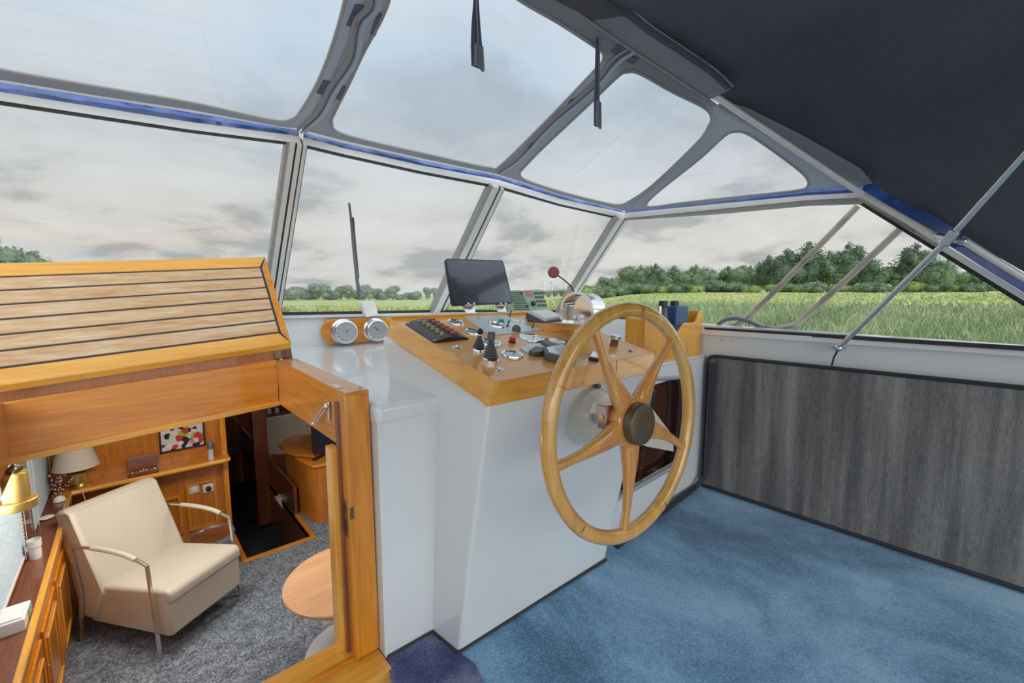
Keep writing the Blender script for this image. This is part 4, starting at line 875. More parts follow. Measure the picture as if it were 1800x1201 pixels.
# shell walls and ceiling
ZL = -.163
blk('wall_port', 'mahogany_z', -.66, -.53, 1.42, 4.66, ZL-.3, .95)
blk('wall_bulkhead', 'saloon_wood_z', -.66, .555, 4.65, 4.70, ZS, .95)
ps = MB().box(.555, .60, 4.60, 4.70, ZS, .95); tag(ps.build('bulkhead_post', 'varnish_z', bevel=.004), 'light orange wooden post at the end of the picture bulkhead', 'post')
blk('wall_far', 'mahogany_z', .56, 2.8, 7.3, 7.4, -1.5, .95)
blk('wall_starboard', 'mahogany_z', 2.75, 2.8, 1.45, 7.4, ZS, .9)
blk('wall_stair', 'black', .50, .56, 4.70, 7.3, -1.5, .95)  # black colour stands in for the darkness of the forward passage
blk('wall_aft', 'saloon_wood_z', .62, 2.8, 1.46, 1.50, ZS, .85); blk('wall_aft', 'saloon_wood_z', -1.0, .60, 1.42, 1.46, ZS, -.12)
blk('ceiling', 'cream', -1.1, 2.8, 2.34, 7.4, .86, .90); blk('ceiling', 'cream', .63, 2.8, 1.45, 2.34, .82, .855); blk('ceiling', 'cream', -1.1, -.41, 1.40, 2.34, .82, .86)
blk('trim_8', 'white', -1.1, .55, 2.36, 3.3, .90, .93)
blk('wall_helm_port', 'white', -1.1, -.42, 1.36, 1.40, -.2, .93)
blk('wall_port', 'white', -1.16, -1.105, -2.2, 3.3, -.2, 1.12)
# port cabinet under the ledge
XL = -.405
lg = MB().box(-.53, XL-.01, 1.5, 4.64, ZL-.03, ZL-.004).build('trim_9', 'mahogany_y'); struct(lg)
pc_ = thing('port_cabinet', 'long varnished wooden cabinet with panelled doors along the port side of the saloon', 'cabinet', (-.45, 3, ZS))
MB().box(-.52, XL-.012, 1.5, 4.62, ZS, ZL-.031).build('cabinet_body', 'varnish_y', pc_)
MB().box(XL-.02, XL+.008, 1.5, 4.44, ZL-.045, ZL+.008).build('edge_moulding', 'pale_varnish_y', pc_, bevel=.008, seg=3)
for i, (y0, y1) in enumerate(((2.42, 2.86), (2.92, 3.36), (3.42, 3.86))):
    dr = MB().box(XL-.012, XL, y0, y1, ZS+.08, ZL-.14).build('cabinet_door', 'varnish_z', pc_, bevel=.002)
    fr = MB()
    for a in ((y0+.05, y1-.05, ZL-.22, ZL-.205), (y0+.05, y1-.05, ZS+.14, ZS+.155), (y0+.05, y0+.065, ZS+.155, ZL-.22), (y1-.065, y1-.05, ZS+.155, ZL-.22)): fr.box(XL, XL+.008, a[0], a[1], a[2], a[3])
    fr.build('raised_panel', 'pale_varnish_z', dr, bevel=.002)
    MB().box(XL, XL+.004, y0+.012, y0+.03, ZL-.42, ZL-.33).build('brass_plate', 'brass', dr)
MB().box(XL-.002, XL+.010, 2.25, 2.36, ZL-.30, ZL-.20).build('door_lock', 'black', pc_, bevel=.003); MB().box(XL+.006, XL+.014, 2.28, 2.33, ZL-.26, ZL-.21).build('lock_lever', 'chrome', pc_)
# windows of the saloon (port) with pleated blinds
for i, (y0, y1, z0, z1) in enumerate(((1.9, 3.05, ZL+.10, .42), (3.35, 4.18, ZL+.10, .42))):
    a = [onX(*q, -.528) for q in (((60, 930), (88, 868)) if i else ((8, 1055), (43, 962)))]
    zb_ = min(p.z for p in a); yy = [p.y for p in a]
    y0, y1 = (yy[0], yy[1]) if i else (1.7, yy[1])
    wdw = thing('pleated_blind', ['pale blue pleated blind behind the hanging brass lamp', 'pale blue narrow pleated blind farther forward, beyond the wooden mullion'][i], 'blind', (-.52, (y0+y1)/2, zb_), 'saloon window blinds')
    mb = MB(); n = 26
    for k in range(n): z = zb_+(.55)*k/n; mb.hexa([(-.528, y0, z), (-.520, y0, z+.010), (-.520, y1, z+.010), (-.528, y1, z)], [(-.5285, y0, z+.021), (-.5275, y0, z+.0211), (-.5275, y1, z+.0211), (-.5285, y1, z+.021)])
    mb.build('blind_cloth', 'blind', wdw, smooth=0); MB().box(-.528, -.515, y0, y1, zb_-.012, zb_).build('bottom_rail', 'white_plastic', wdw)
    for yq in (y0+.06 if i else y1-.1, y1-.02): MB().tube([(-.512, yq, zb_+.5), (-.512, yq, ZL+.004)], .0015, 6).build('pull_cord', 'white_plastic', wdw)
yc0 = onX(0, 870, -.526)
wn_ = MB().box(-.531, -.524, 1.55, onX(8, 860, -.526).y, .10, .60).build('window_5', 'pane_glass', smooth=0); struct(wn_)
# forward shelf
sh0, sh1 = onY(130, 867, 4.45), onY(388, 805, 4.45)
zs = (sh0.z+sh1.z)/2-.0; zs = -.146
shf = thing('bulkhead_shelf', 'varnished wooden shelf across the forward bulkhead under the picture', 'shelf', (.1, 4.55, zs-.03))
MB().box(-.50, .575, 4.46, 4.645, zs-.03, zs).build('shelf_board', 'varnish_x', shf); MB().tube([(-.40, 4.455, zs-.012), (.555, 4.455, zs-.012), (.585, 4.47, zs-.012), (.59, 4.60, zs-.012)], .02, 10).build('rounded_edge', 'pale_varnish_x', shf)
for i, (x0, x1, z0, z1) in enumerate(((-.33, -.05, ZS+.1, zs-.12), (0, .24, ZS+.1, zs-.3), (.28, .50, ZS+.1, zs-.22))):
    fr = MB()
    for a in ((x0, x1, z1-.02, z1), (x0, x1, z0, z0+.02), (x0, x0+.02, z0+.02, z1-.02), (x1-.02, x1, z0+.02, z1-.02)): fr.box(a[0], a[1], 4.632, 4.649, a[2], a[3])
    fr.build('lower_panel_frame', 'varnish_z', shf)
yF = 4.64
# picture
pp = [onY(*q, yF) for q in ((277, 752), (357, 735), (362, 782), (282, 797))]
x0, x1, z0 = (pp[0].x+pp[3].x)/2, (pp[1].x+pp[2].x)/2, (pp[2].z+pp[3].z)/2
pi = thing('framed_picture', 'colourful picture in a thin black frame above the shelf', 'picture', ((x0+x1)/2, yF, z0))
MB().box(x0+.012, x1-.012, yF-.012, yF, z0+.012, z0+.235).build('print', 'picture_print', pi, smooth=0)
fr = MB()
for a in ((x0, x1, z0, z0+.013), (x0, x1, z0+.235, z0+.248), (x0, x0+.013, z0, z0+.248), (x1-.013, x1, z0, z0+.248)): fr.box(a[0], a[1], yF-.018, yF, a[2], a[3])
fr.build('frame', 'black', pi)
# pepper mill, box, sockets
pm = onY(371, 803, 4.54); pm.z = zs
t_ = thing('pepper_mill', 'tall silver and dark pepper mill at the right end of the shelf', 'mill', pm)
MB().lathe([(.024, 0), (.025, .02), (.022, .03), (.022, .085), (.025, .095)], pm, Z, 18).build('glass_body', 'plate_grey', t_); MB().lathe([(.025, .095), (.027, .10), (.024, .14), (.019, .15)], pm, Z, 18).build('grinder_head', 'cable', t_); MB().lathe([(.02, .15), (.021, .168), (.01, .174), (1e-6, .175)], pm, Z, 18).build('steel_cap', 'steel', t_)
bx = onY(253, 833, 4.53); bx.z = zs
t_ = thing('wooden_box', 'small open wooden box with its lid raised, on the shelf', 'box', bx)
b_ = MB(); hw = .095
for a in ((-hw, hw, -.05, -.044), (-hw, hw, .044, .05), (-hw, -hw+.006, -.044, .044), (hw-.006, hw, -.044, .044)): b_.box(bx.x+a[0], bx.x+a[1], bx.y+a[2], bx.y+a[3], zs, zs+.032)
b_.box(bx.x-hw, bx.x+hw, bx.y-.05, bx.y+.05, zs, zs+.005); b_.build('box_body', 'mahogany_x', t_)
MB().hexa([V((bx.x-hw, bx.y+.045, zs+.033)), V((bx.x+hw, bx.y+.045, zs+.033)), V((bx.x+hw, bx.y+.053, zs+.033)), V((bx.x-hw, bx.y+.053, zs+.033))], [V((bx.x-hw, bx.y+.06, zs+.135)), V((bx.x+hw, bx.y+.06, zs+.135)), V((bx.x+hw, bx.y+.068, zs+.135)), V((bx.x-hw, bx.y+.068, zs+.135))]).build('box_lid', 'mahogany_x', t_)
MB().box(bx.x-.004, bx.x+.004, bx.y-.044, bx.y+.044, zs+.005, zs+.03).build('divider', 'saloon_wood_x', t_)
for i in range(6): MB().obox((bx.x-.07+.026*i+(.01 if i > 2 else 0), bx.y-.01+.012*(i % 2), zs+.018), X, Y, Z, .016, .045, .014).build('packet', ['cream', 'dull_red', 'paper'][i % 3], t_)
for lab, q, mt_ in (('grey round dial plate on the bulkhead below the shelf', (341, 860), 'plate_grey'), ('white square power socket with black plug on the bulkhead below the shelf', (366, 858), 'white_plastic')):
    p = onY(*q, 4.648); t_ = thing('wall_socket', lab, 'socket', p); MB().obox(p, X, Y, Z, .078, .014, .078).build('face_plate', mt_, t_, bevel=.003)
    MB().lathe([(.027, 0), (.024, .006)] if mt_ == 'plate_grey' else [(.022, 0), (.020, .03), (.012, .034), (1e-6, .034)], p+V((0, -.007, 0)), -Y, 20).build('dial' if mt_ == 'plate_grey' else 'plug', 'white_plastic' if mt_ == 'plate_grey' else 'black', t_)
# table lamp on the shelf corner
lp = onY(141, 850, 4.5); lp.z = zs
t_ = thing('table_lamp', 'brass table lamp with cream shade in the port corner of the shelf', 'lamp', lp)
MB().lathe([(.055, 0), (.057, .008), (.03, .022), (.026, .03), (.048, .045), (.052, .055), (.052, .125), (.044, .135), (.02, .145), (.01, .16), (.01, .22)], lp, Z, 28).build('brass_base', 'brass', t_)
sd = MB().lathe([(.130, .168), (.092, .325), (.090, .325), (.128, .168)], lp+V((-.01, 0, 0)), Z, 32).build('lamp_shade', 'shade_cream', t_)
MB().tube([lp+V((.0, -.055, .008)), (lp.x+.01, 4.43, zs+.008), (lp.x+.02, 4.43, zs-.06), (lp.x+.025, 4.44, zs-.16)], .003, 6).build('cord', 'cream', t_)
# twigs arrangement beside the lamp, little white cone
tw = onY(112, 862, 4.36); tw.z = ZL
t_ = thing('dried_twigs', 'dark dried twigs with white buds between the lamp and the window', 'plant', (-.47, 4.45, ZL))
mb = MB(); bd = MB(); rr = random.Random(3)
for i in range(12):
    p = V((-.47, 4.45, ZL)); pts = [p.copy()]
    dd = V((rr.uniform(-.3, .5), rr.uniform(-.5, .2), 1)).normalized()
    for k in range(5): dd = (dd+V((rr.uniform(-.5, .5), rr.uniform(-.5, .5), rr.uniform(-.1, .3)))*.6).normalized(); p = p+dd*.035; p.x = max(p.x, -.52); pts.append(p.copy()); bd.ball(p+V((rr.uniform(-.006, .006), 0, .002)), .0045, 6)
    mb.tube(pts, .0022, 5)
mb.build('twigs', 'mahogany_x', t_); bd.build('white_buds', 'paper', t_)
MB().lathe([(.035, 0), (.03, .02), (.012, .035), (1e-6, .04)], (-.455, 4.36, ZL), Z, 14).build('base_shell', 'paper', t_)
# things on the ledge
def atl(px, py): p = onZ(px, py, ZL); return V((min(p.x, XL-.05), p.y, ZL))
p = onZ(70, 978, ZL); p = V((-.478, p.y, ZL-.004)); tag(MB().lathe([(.024, 0), (.026, .03), (.025, .065), (.029, .07), (.029, .11), (.026, .11), (.024, .02)], p, Z, 20).build('white_cup', 'white_plastic'), 'two stacked white cups on the ledge under the far blind', 'cup')
p = onX(83, 908, -.50); t_ = tag(MB().lathe([(.018, 0), (.035, .008), (.038, .012), (.03, .016), (1e-6, .012)], (-.49, onZ(80, 912, ZL).y, ZL-.004), Z, 16).build('small_dish', 'paper'), 'small white dish on the mahogany ledge near the corner', 'dish')
p = onZ(20, 1105, ZL); t_ = thing('tissue_box', 'white and grey box of papers on the near end of the ledge', 'box', (-.475, p.y, ZL-.004))
MB().box(-.525, -.43, p.y-.05, p.y+.11, ZL-.004, ZL+.05).build('box_body', 'white_plastic', t_, bevel=.002); MB().box(-.515, -.44, p.y-.035, p.y+.09, ZL+.05, ZL+.056).build('papers', 'paper', t_); MB().box(-.43, -.427, p.y+.03, p.y+.10, ZL, ZL+.045).build('green_label', 'radio_green', t_)
# brass hanging lamp near the port window
hb_ = onX(32, 892, -.44); Lz = .045
c_ = V((hb_.x, hb_.y, 0)); m_ = mpp(hb_)
t_ = thing('hanging_lamp', 'brass cylinder lamp hanging from the cabin side at the left edge', 'lamp', hb_)
zz0 = hb_.z-.005; R = 19*m_
MB().lathe([(R*1.28, 0), (R*1.3, .005), (R*1.3, .04), (R*1.24, .042), (R*1.2, .01), (R*.95, .006)], (hb_.x, hb_.y, zz0), Z, 32).build('base_ring', 'brass', t_)
MB().lathe([(R*.9, .01), (R*.9, .165), (R*.86, .172), (R*.5, .176), (R*.3, .18)], (hb_.x, hb_.y, zz0), Z, 32).build('brass_body', 'brass', t_)
MB().lathe([(R*.3, .178), (R*.62, .182), (R*.62, .195), (R*.3, .2), (R*.12, .21), (R*.12, .30)], (hb_.x, hb_.y, zz0), Z, 20).build('stem', 'dark_brass', t_)
MB().tube([(hb_.x, hb_.y, zz0+.29), (hb_.x-.04, hb_.y+.01, zz0+.3), (-.53, hb_.y+.03, zz0+.28)], .006, 8).build('wall_bracket', 'dark_brass', t_)
# ---- armchair
fL, fR = onZ(283, 1160, ZS), onZ(422, 1048, ZS); bL = onZ(163, 1115, ZS)
eu = (fR-fL).normalized(); ef = V((eu.y, -eu.x, 0))      # ef: facing out of the seat
Wc = (fR-fL).length; Dc = (bL-fL).dot(-ef)
ch = thing('armchair', 'cream leather armchair with slim steel arms in the saloon', 'armchair', (fL+fR)/2-ef*Dc/2)
def ac(a, d, z): return fL+eu*(a*Wc)-ef*d+Z*z      # a: 0..1 across, d: back from the front legs
def prism(prof, a0, a1, name, mat, bev, sub=0): # profile in (d, z), extruded across
    P = [ac(a0, d, z) for d, z in prof]; return MB().polyslab(P, eu*((a1-a0)*Wc)).build(name, mat, ch, bevel=bev, seg=4)
prism([(-.06, .13), (-.055, .40), (.0, .43), (.54, .36), (.60, .12)], .055, .945, 'seat_base', 'leather', .02)
prism([(-.075, .345), (-.07, .415), (-.03, .435), (.50, .375), (.50, .30)], .052, .948, 'seat_cushion', 'leather', .025)
prism([(.44, .33), (.66, .83), (.72, .86), (.80, .83), (.66, .14), (.54, .14)], .03, .97, 'backrest', 'leather', .04)
for a in (0, 1):
    s_ = .012 if a else -.012
    top_f, top_b = ac(a, .04, .60), ac(a, .66, .635)
    MB().tube([ac(a, 0, 0), ac(a, .02, .30), top_f], .011, 4).build('front_leg', 'steel', ch); MB().tube([ac(a, Dc, 0), ac(a, Dc-.03, .35), top_b], .010, 4).build('back_leg', 'steel', ch)
    pth = spline([top_f, ac(a, .2, .645), ac(a, .42, .655), top_b], 5)
    MB().tube(pth, .010, 8).build('arm_bar', 'steel', ch); MB().tube(pth[3:12], .0145, 8, flat=1.0).build('arm_pad', 'leather', ch)
# bin behind the chair
bp_ = onZ(372, 938, -.56); t_ = thing('pedal_bin', 'round steel bin with dark lid behind the armchair', 'bin', (bp_.x, bp_.y, ZS))
rb__ = 33*mpp(bp_)
MB().lathe([(rb__*.92, .0), (rb__*.95, .02), (rb__, .31)], (bp_.x, bp_.y, ZS), Z, 36).build('bin_body', 'bin_steel', t_); MB().lathe([(rb__*1.04, .30), (rb__*1.06, .315), (rb__*1.03, .338), (rb__*.98, .335), (rb__*.97, .325), (1e-6, .325)], (bp_.x, bp_.y, ZS), Z, 36).build('rim', 'steel', t_)
MB().lathe([(rb__*.95, .326), (1e-6, .331)], (bp_.x, bp_.y, ZS), Z, 36).build('lid', 'mahogany_x', t_)
# round table
tcn_ = onZ(600, 1022, -.4); t_ = thing('round_table', 'round light wooden pedestal table beside the doorway post', 'table', (tcn_.x, tcn_.y, ZS))
tl = onZ(493, 1040, -.4); tn = onZ(570, 1100, -.4); tr_ = (tl-onZ(610, 1030, -.4)).length*.97
cc = V((tl.x+tr_*.92, tl.y+.03, 0)); tr_ = .355; cc = V((.897, 2.52, 0))
MB().lathe([(tr_-.008, -.030), (tr_, -.022), (tr_, -.006), (tr_-.006, 0), (1e-6, 0)], (cc.x, cc.y, -.4), Z, 64).build('table_top', 'table_wood', t_)
MB().lathe([(.045, ZS+.02), (.04, -.6), (.045, -.43), (.09, -.43)], (cc.x, cc.y, 0), Z, 24).build('pedestal', 'saloon_wood_z', t_); MB().lathe([(.26, 0), (.26, .012), (.23, .02), (1e-6, .021)], (cc.x, cc.y, ZS), Z, 40).build('foot_plate', 'plate_grey', t_)
# ---- forward cabin pieces: corner cabinet with television, worktop, settee
k0 = onZ(531, 905, ZS); k1 = onZ(562, 921, ZS)
cb_ = thing('corner_cabinet', 'rounded wooden corner cabinet carrying the television', 'cabinet', (1.5, 4.5, ZS))
def zAt(px, py, y): return onY(px, py, y).z
yk = k1.y; zt_ = onY(545, 822, yk).z
crn = [V((k0.x, 5.0, ZS)), V((k0.x, k0.y+.0, ZS)), V((k0.x+.012, k0.y-.12, ZS)), V((k0.x+.05, k1.y+.03, ZS)), V((k1.x+.03, k1.y, ZS)), V((1.95, k1.y, ZS)), V((1.95, 5.0, ZS))]
MB().polyslab(crn, (0, 0, zt_-ZS-.02)).build('cabinet_body', 'saloon_wood_z', cb_, smooth=60)
cen = V((1.5, 4.6, 0)); MB().polyslab([V((cen.x+(p.x-cen.x)*1.05, cen.y+(p.y-cen.y)*1.05, zt_-.02)) for p in crn], (0, 0, .028)).build('worktop', 'varnish_x', cb_, bevel=.01, seg=3)
tvb = onY(551, 803, yk+.22); tv = thing('television', 'black flat television on the corner cabinet', 'television', (tvb.x+.22, yk+.22, zt_+.008))
a_ = onY(548, 755, yk+.22)
MB().polyslab([V((tvb.x-.0, yk+.22, zt_+.05)), V((tvb.x+.55, yk+.16, zt_+.05)), V((tvb.x+.55, yk+.16, zt_+.42)), V((tvb.x, yk+.22, zt_+.42))], (0, .035, 0)).build('tv_case', 'black', tv, bevel=.004)
MB().polyslab([V((tvb.x+.02, yk+.215, zt_+.075)), V((tvb.x+.53, yk+.157, zt_+.075)), V((tvb.x+.53, yk+.157, zt_+.40)), V((tvb.x+.02, yk+.215, zt_+.40))], (0, .002, 0)).build('tv_screen', 'navy_glass', tv, smooth=0)
MB().box(tvb.x+.10, tvb.x+.35, yk+.14, yk+.28, zt_+.008, zt_+.018).build('tv_foot', 'black', tv); MB().box(tvb.x+.2, tvb.x+.26, yk+.19, yk+.23, zt_+.018, zt_+.07).build('tv_neck', 'black', tv)
rc = onZ(559, 806, zt_+.01); tag(MB().obox((rc.x, rc.y, zt_+.018), (X*.8+Y*.6).normalized(), (Y*.8-X*.6).normalized(), Z, .13, .04, .018).build('remote_control', 'black', bevel=.004), 'small black remote control lying before the television', 'remote control')
ywt = 5.25; wt_ = [onZ(*q, zt_+.02) for q in ((489, 786), (512, 768), (548, 768), (552, 806), (520, 803), (506, 800))]
dt = thing('dinette_table', 'wooden dinette table top with dark edge beyond the corner cabinet', 'table', (wt_[0].x+.3, wt_[0].y, -1.45))
MB().polyslab(wt_, (0, 0, .03)).build('table_top', 'saloon_wood_x', dt, bevel=.006)
ctr_ = sum(wt_, V())/6; MB().cyl((ctr_.x+.1, ctr_.y, ZS-.0), (ctr_.x+.1, ctr_.y, zt_+.02), .04).build('table_leg', 'mahogany_z', dt)
# settee: back, seat, base in cream leather on dark wood
ys = 6.35
se = thing('settee', 'cream buttoned settee in the dark forward cabin', 'settee', (1.9, ys, ZS))
s0 = onY(463, 735, ys+.35); s1 = onY(600, 735, ys+.35); zb0 = onY(470, 788, ys+.3).z
MB().box(s0.x, 2.73, ys+.35, ys+.47, zb0-.02, s0.z).build('settee_back', 'leather', se, bevel=.03, seg=3)
zq = onY(482, 812, ys-.25).z; xq = onY(478, 815, ys-.25).x
MB().box(xq, 2.73, ys-.25, ys+.36, zq-.1, zq+.06).build('settee_seat', 'leather', se, bevel=.04, seg=3)
MB().box(xq+.03, 2.73, ys-.18, ys+.5, ZS, zq-.1).build('settee_base', 'mahogany_z', se)
for q in ((503, 752), (540, 748)): p = onY(*q, ys+.345); MB().ball(p, .018).build('button', 'leather', se)
# seat end panels lower: cream cushions seen beside the cabinet
q1 = [onY(*q, 5.3) for q in ((505, 845), (524, 836), (526, 872), (512, 858))]; t_ = MB().polyslab(q1, (0, .12, 0)); t_.build('side_cushion', 'leather', se, bevel=.01)
q1 = [onY(*q, 5.0) for q in ((486, 880), (503, 872), (512, 906), (505, 906))]; MB().polyslab(q1, (0, .12, 0)).build('side_cushion', 'leather', se, bevel=.01)
MB().polyslab([onY(*q, 5.45) for q in ((478, 800), (524, 800), (531, 905), (519, 911), (487, 870))], (0, .03, 0)).build('side_panel', 'mahogany_z', se, smooth=0)
x0 = onY(441, 730, 5.6).x; tag(MB().box(x0, onY(466, 730, 5.6).x, 5.55, 5.62, -1.4, .9).build('cabin_door_post', 'mahogany_z', bevel=.004), 'dark mahogany upright in the forward passage beside the settee', 'post')
for i, q in enumerate(((472, 723), (486, 722))):
    p = onY(*q, ys+.4); tag(MB().lathe([(.03, 0), (.035, .04), (.03, .08), (1e-6, .085)], p-Z*.04, Z, 14).build('drinking_glass', 'plate_grey'), ['left of two small glasses on the dark shelf above the settee', 'right of two small glasses on the dark shelf above the settee'][i], 'glass')
blk('trim_10', 'mahogany_x', s0.x-.05, 2.75, ys+.35, ys+.5, s0.z+.01, s0.z+.03)
# overhead fill lights added to brighten saloon and forward cabin; daylight at port windows
lamp('saloon_fill_light', 'AREA', (.15, 3.2, .84), 17, (1, .93, .82), .5, look=(.15, 3.2, 0))
lamp('saloon_fill_light', 'AREA', (1.6, 3.0, .80), 13, (1, .93, .82), .5, look=(1.6, 3.0, 0))
lamp('forward_cabin_fill', 'AREA', (2.2, 5.9, .82), 2.6, (1, .93, .84), .4, look=(2.3, 6.0, 0))
lamp('port_window_daylight', 'AREA', (-.50, 2.6, .35), 7, (.88, .94, 1), 1.2, .4, look=(.6, 2.6, -.1))
# ================================================================== OUTSIDE
def ss(a, b, x): t_ = max(0, min(1, (x-a)/(b-a))); return t_*t_*(3-2*t_)
def lerps(K, x):
    if x <= K[0][0]: return K[0][1]
    for (a, p), (b_, q) in zip(K, K[1:]):
        if x <= b_: return p+(q-p)*(x-a)/(b_-a)
    return K[-1][1]
def r_start(th): return lerps([(-40, 60), (5, 92), (15, 92), (17.5, 78), (22, 60), (40, 40), (58, 22), (66, 13), (110, 11), (140, 30)], th)
def gz(r, th):
    s = ss(36, 62, th); a = lerps([(12, -2.95), (20, -2.2), (35, -1.0), (50, -.25), (66, .28), (90, .75), (400, 1.5)], r)
    b_ = lerps([(60, -2.9), (270, -2.75), (1500, -2.5)], r)
    z = b_*(1-s)+a*s
    hill = 1-ss(0, 8, th); z += hill*1.5*ss(60, 90, r)
    return z+H
g_ = MB(); ths = [(-42+2*i) for i in range(93)]; fr_ = [0, .03, .07, .12, .2, .3, .42, .56, .72, .9, 1.2, 1.7, 2.5, 4, 7, 12, 25]
for th in ths:
    t_ = math.radians(th); rs = r_start(th)
    for k in fr_: r = rs+k*60; z = gz(r, th)-(.8 if k == 0 else 0); g_.v.append(V((r*math.sin(t_), r*math.cos(t_), z)))
nf = len(fr_)
for i in range(len(ths)-1):
    for j in range(nf-1): g_.f.append((i*nf+j, (i+1)*nf+j, (i+1)*nf+j+1, i*nf+j+1)); g_.mi.append(0)
fo = g_.build('field', 'field', smooth=180, org=(0, 0, 0)); struct(fo)
wa = MB(); wa.polyslab([(-1500, -1500, -1.75), (1500, -1500, -1.75), (1500, 1500, -1.75), (-1500, 1500, -1.75)], (0, 0, -.1)); struct(wa.build('river', 'water', smooth=0))
def blades(name, label, mat, n, th0, th1, ra, rb_, h0, h1, seed, w_=.05):
    R = random.Random(seed); vs = []; fs = []
    for i in range(n):
        th = R.uniform(th0, th1); rs = max(r_start(th), ra); r = rs+(rb_-rs)*R.random()**1.25
        t_ = math.radians(th); z = gz(r, th)-.1; x, y = r*math.sin(t_), r*math.cos(t_); h = R.uniform(h0, h1); a = R.uniform(0, 6.28); k = len(vs); ww = w_*(1+r/25)
        dx, dy = math.cos(a)*ww, math.sin(a)*ww; lx, ly = R.uniform(-.55, .55)*h, R.uniform(-.55, .55)*h
        vs += [(x-dx, y-dy, z), (x+dx, y+dy, z), (x+lx*.5+dx*.8, y+ly*.5+dy*.8, z+h*.6), (x+lx, y+ly, z+h), (x+lx*.5-dx*.8, y+ly*.5-dy*.8, z+h*.6)]
        fs.append((k, k+1, k+2, k+3, k+4))
    me = bpy.data.meshes.new(name); me.from_pydata(vs, [], fs); me.materials.append(MATS[mat])
    o = bpy.data.objects.new(name, me); COL.objects.link(o); tag(o, label, 'grass', kind='stuff')
blades('reeds', 'grey green reeds and tall weeds along the near river bank outside the starboard window', 'reed_dark', 32000, 52, 104, 11, 36, .35, .95, 1, .014)
blades('meadow_grass', 'yellow green meadow grass rising behind the reeds outside the starboard window', 'field', 16000, 50, 100, 30, 66, .12, .28, 2, .03)
blades('bank_grass', 'bright green rushes along the far waterline seen through the front windows', 'field', 5000, 8, 50, 40, 100, .5, 1.2, 4, .06)
# --- trees
def leafmesh(name, lumps, n, leaf, seed, spiky=0):
    R = random.Random(seed); vs = []; fs = []; tot = sum(l[3]*l[3] for l in lumps)
    for (cx, cy, cz, r, sz) in lumps:
        m_ = int(n*r*r/tot)
        for i in range(m_):
            while 1:
                d = V((R.gauss(0, 1), R.gauss(0, 1), R.gauss(0, 1)))
                if d.length > .1: break
            d.normalize(); rr = r*(R.uniform(.72, 1.06)+(R.random()**6)*spiky); p = V((cx, cy, cz))+V((d.x*rr, d.y*rr, d.z*rr*sz))
            if p.z < .05: p.z = R.uniform(.05, .2)
            a = V((R.gauss(0, 1), R.gauss(0, 1), R.gauss(0, .6))).normalized()*leaf*R.uniform(.6, 1.3); b_ = a.cross(V((R.gauss(0, 1), R.gauss(0, 1), R.gauss(0, 1))).normalized())*.7
            k = len(vs); vs += [p-a, p+b_, p+a, p-b_]; fs.append((k, k+1, k+2, k+3))
        # dense inner body
        k = len(vs); nn = 8
        for i in range(6):
            for j in range(nn): ph = math.pi*i/5; t_ = 2*math.pi*j/nn; q = r*.74*(1+R.uniform(-.08, .08)); vs.append(V((cx+q*math.sin(ph)*math.cos(t_), cy+q*math.sin(ph)*math.sin(t_), max(.02, cz+q*sz*math.cos(ph)))))
        for i in range(5):
            for j in range(nn): fs.append((k+i*nn+j, k+i*nn+(j+1) % nn, k+(i+1)*nn+(j+1) % nn, k+(i+1)*nn+j))
    me = bpy.data.meshes.new(name); me.from_pydata(vs, [], fs); return me
def proto(kind, mat, seed):
    R = random.Random(seed)
    if kind == 'round': L_ = [(0, 0, .60, .32, 1.0), (.05, 0, .3, .26, 1.0)]+[(R.uniform(-.22, .22), R.uniform(-.2, .2), R.uniform(.42, .78), R.uniform(.14, .22), 1) for _ in range(6)]; n, lf, sp_ = 2200, .022, .1
    elif kind == 'tall':
        L_ = [(0, 0, .42, .30, 1.2), (.02, 0, .66, .2, 1.1)]+[(R.uniform(-.26, .26), R.uniform(-.2, .2), R.uniform(.25, .72), R.uniform(.12, .19), 1.1) for _ in range(7)]+[(R.uniform(-.14, .14), 0, .82, .09, 1.2), (R.uniform(-.2, .2), 0, .74, .10, 1.1), (R.uniform(-.08, .08), 0, .9, .06, 1.4)]; n, lf, sp_ = 3200, .022, .5
    else: L_ = [(R.uniform(-.5, .5), R.uniform(-.3, .3), R.uniform(.2, .5), R.uniform(.25, .42), .9) for _ in range(6)]; n, lf, sp_ = 2200, .035, .2
    me = leafmesh('crown', L_, n, lf, seed, sp_); me.materials.append(MATS[mat]); return me
tm = MB().lathe([(.022, 0), (.015, .3), (.008, .6)], (0, 0, 0), Z, 7).build('trunk_proto', 'bark'); trunk_me = tm.data; bpy.data.objects.remove(tm)
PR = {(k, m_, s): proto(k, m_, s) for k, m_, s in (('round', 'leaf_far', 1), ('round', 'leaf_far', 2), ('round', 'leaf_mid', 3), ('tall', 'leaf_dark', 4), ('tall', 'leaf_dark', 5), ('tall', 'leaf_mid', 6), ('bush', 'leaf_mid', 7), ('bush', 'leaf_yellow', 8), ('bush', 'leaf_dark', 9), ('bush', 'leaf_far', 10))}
def tree(px, r, top, key, label, group, wide=1.0, name='tree', cat='tree'):
    """a tree standing at distance r, in the direction of column px, tall enough to reach row `top`"""
    th = math.degrees(YAW+math.atan((px-CX)/F)); t_ = math.radians(th); x, y = r*math.sin(t_), r*math.cos(t_); z = gz(r, th)-.1
    d = r*math.cos(math.atan((px-CX)/F)); zt_ = H+(520-top)/F*d; h = max(.5, zt_-z)
    o = bpy.data.objects.new(name, None); COL.objects.link(o); o.location = (x, y, z); o.scale = (h*wide, h*wide, h); o.rotation_euler.z = random.uniform(0, 6.28)
    o['label'] = label; o['category'] = cat; o['group'] = group
    c = bpy.data.objects.new('crown', PR[key]); COL.objects.link(c); c.parent = o
    if key[0] != 'bush': k = bpy.data.objects.new('trunk', trunk_me); COL.objects.link(k); k.parent = o
R_ = random.Random(11)
